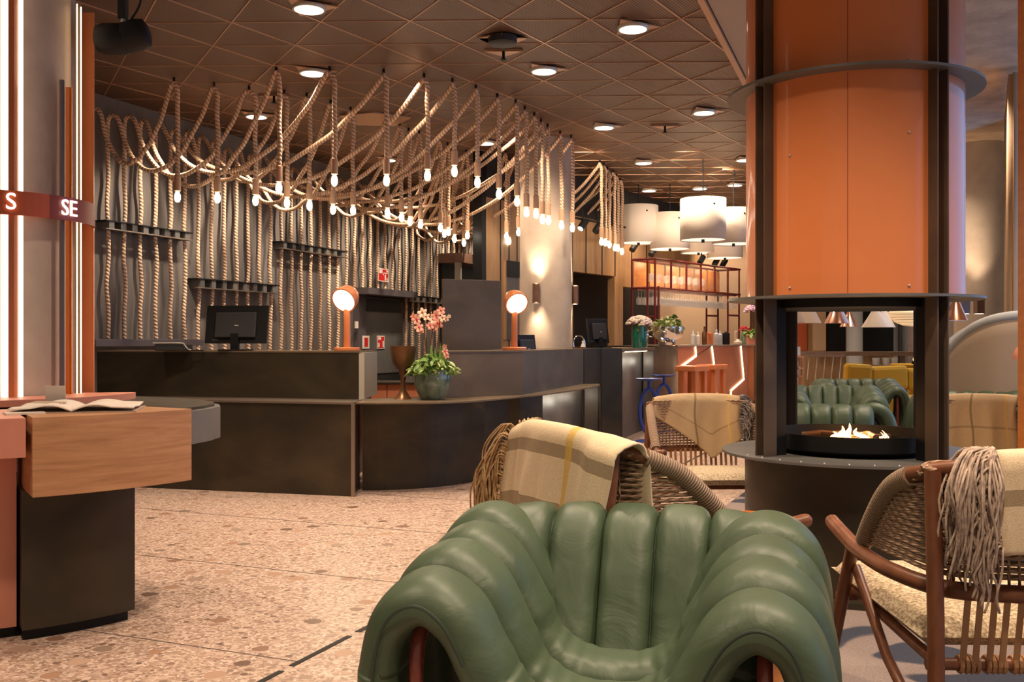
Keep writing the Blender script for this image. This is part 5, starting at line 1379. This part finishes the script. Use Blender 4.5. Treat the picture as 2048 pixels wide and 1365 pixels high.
# curved booth at right
arcp = [(1880,745),(1893,712),(1908,690),(1930,668),(1960,649),(2000,636),(2060,629),(2120,628)]
def booth_pt(px, py):
    t = (px-1880)/240; d = lerp(10.0, 9.3, t)-.25*math.sin(PI*t); return at(px,py,d)
topc = smooth_path([booth_pt(*p) for p in arcp], 6)
grid_ = [[V((p.x,p.y,lerp(0,p.z,k/8))) for k in range(9)] for p in topc]
outer_ = smooth_path([at(1880,700,10.6),at(1905,672,10.6),at(1940,652,10.5),at(1985,640,10.4),at(2060,632,10.2)],6)
outp = [[V((p.x,p.y,lerp(0,p.z,k/8))) for k in range(9)] for p in outer_]
build('booth_screen', 'tall curved booth back with pale outer shell and beige lining at the right', 'booth', [
    ('lining', MB().grid(grid_), 'plaster', {'smooth':'all','solid':.05,'label':'beige inner lining'}),
    ('edge_roll', MB().tube(topc, .045, 10), 'blue_plaster', SM), ('outer_shell', MB().grid(outp), 'blue_plaster', {'smooth':'all','solid':.05}),
    ('seam', MB().box(at(1957,0,9.72).x-.004, at(1957,0,9.72).x+.004, 9.62, 9.65, .1, at(1957,655,9.65).z), 'rust_box', {})])
c = at(2046,719,8.6)
build('table_lamp', 'pink domed table lamp cut by the right edge of the picture', 'lamp', [
    ('lamp_shade', MB().lathe([(.085,0),(.082,.03),(.06,.09),(.02,.125),(.001,.13)], c, 28), 'salmon', SM), ('stem', MB().cyl((c.x,c.y,0), .008, .6, c.z+.1, 10), 'copper', {}), ('base', MB().cyl((c.x,c.y,0), .06, .585, .6, 20), 'copper', {})])
build('side_table', 'small side table under the pink domed lamp at the far right', 'table', [('top', MB().cyl((c.x,c.y,0), .22, .565, .585, 32), 'plank', {}), ('pedestal', MB().cyl((c.x,c.y,0), .03, .0, .565, 12), 'black', {})])
for px,l in ((1929,'left'),(1958,'right')):
    s_ = at(px,613,13.4); r = 0
    build('wall_sconce', '%s of the two dark sconces low on the far right column' % l, 'wall light', [('body', MB().box(s_.x-.05,s_.x+.05,s_.y-.06,s_.y+.06,s_.z-.1,s_.z+.12), 'rust_box', {}), ('lens', MB().box(s_.x-.04,s_.x+.04,s_.y-.05,s_.y+.05,s_.z-.104,s_.z-.1), 'disc', {}), ('lens', MB().box(s_.x-.04,s_.x+.04,s_.y-.05,s_.y+.05,s_.z+.12,s_.z+.124), 'disc', {})])
    spot(s_+V((0,.05,.14)), s_+V((.05,.3,1)), 22, 70, .8); spot(s_+V((0,.05,-.14)), s_+V((.05,.3,-1)), 12, 70, .8)

# ================================================================== LIGHT
W = bpy.data.worlds.new('World'); SC.world = W; W.use_nodes = True
W.node_tree.nodes['Background'].inputs[0].default_value = (1,.80,.62,1); W.node_tree.nodes['Background'].inputs[1].default_value = .24
warm = (1,.76,.55)
spot((2.6,17.6,3.4),(2.9,19.2,1.6),130,100,.8,warm,.1)  # this spot and the next are added to brighten the wall behind the bar
spot((3.9,17.9,3.4),(4.1,19.2,1.6),110,100,.8,warm,.1)
spot((-.9,8.9,3.5),(-.4,10.7,1.4),70,60,.8,warm,.1)  # added to brighten the steel screen, belongs to no fitting
spot((-1.2,11.8,3.5),(-2.1,14.6,1.3),110,50,.8,warm,.1)  # added to lift the wall cabinet out of the dark
spot((-.1,10.4,3.4),(.41,11.8,2.2),110,70,.8,warm,.1)  # extra spot added to brighten the concrete column
for q_ in ((.9,12.2),(2.2,12.4),(2.9,13.6)): spot((q_[0],q_[1],3.5),(q_[0]+.3,q_[1]+2.4,2.3),90,95,.8,warm,.1)  # added spots that whiten the drum shades from outside
for p in LP: spot((p.x,p.y,p.z-.05), (p.x,p.y,0), 120, 105, .8, warm, .09)
for x, y in ((-1.8,2.0),(.6,1.0),(-.3,4.6),(.7,3.2),(-3.2,6.2),(2.0,2.6),(-1.2,6.6),(.9,6.0),(-4.2,3.0)):
    spot((x,y,CZ-.06), (x,y,0), 165, 110, .8, warm, .09)
for x, y in ((3.2,3.2),(4.4,8.4),(4.5,6.5),(3.4,7.6),(4.9,10.5),(5.5,13.5),(3.4,12.4),(6.5,17)):  # the spot near the booth back is added to brighten it
    spot((x,y,3.9), (x,y,0), 150, 110, .8, warm, .09)
# wall washers along the rope wall
for k in range(7):
    p = RW(10.0+k*1.35, 1.0); q = RW(10.2+k*1.35, 0)
    spot((p.x,p.y,CZ-.08), (q.x,q.y,1.7), 150, 75, .8, (1,.82,.62), .05)
# daylight through the window wall
area((7.15, 6.5, 2.0), (0, 5.5, 1.4), 165, 16, 3.6, (.20,.48,1))
# recess strips
point((.62, 9.62, .6), 1.0, (1,.9,.75), .05); point((.86,10.3,.6), .5, (1,.9,.75), .04)
point((1.54, 12.1, .92), 1.5, (1,.9,.75), .05); point((1.82,12.9,.92), .8, (1,.9,.75), .04)
for l_ in (l1,):
    pass
spot((at(694,0,8.25).x, 8.1, 1.49), (at(694,0,8.25).x-.3, 6.5, 1.35), 12, 120, 1, (1,.78,.5), .08)
spot((at(1029,0,8.95).x, 8.8, 1.49), (at(1029,0,8.95).x+.2, 7.2, 1.35), 12, 120, 1, (1,.78,.5), .08)
# amber panes of the rack are lit from inside
for s in (.5,1.5,2.5): p = gq(s,.2,2.4); point((p.x,p.y,p.z), 2.2, (1,.7,.42), .05)

# ================================================================== CAMERA
cam = bpy.data.cameras.new('Camera'); co = bpy.data.objects.new('Camera', cam); COL.objects.link(co)
cam.sensor_width = 36; cam.lens = F/2048*36; co.location = (0,0,H); co.rotation_euler = (PI/2,0,0)
cam.shift_y = -(682.5-HY)/2048; cam.clip_start = .05; cam.clip_end = 200
SC.camera = co
SC.view_settings.view_transform = 'Standard'; SC.view_settings.look = 'None'; SC.view_settings.gamma = 1; SC.view_settings.exposure = 0.45
SC.view_settings.use_curve_mapping = False
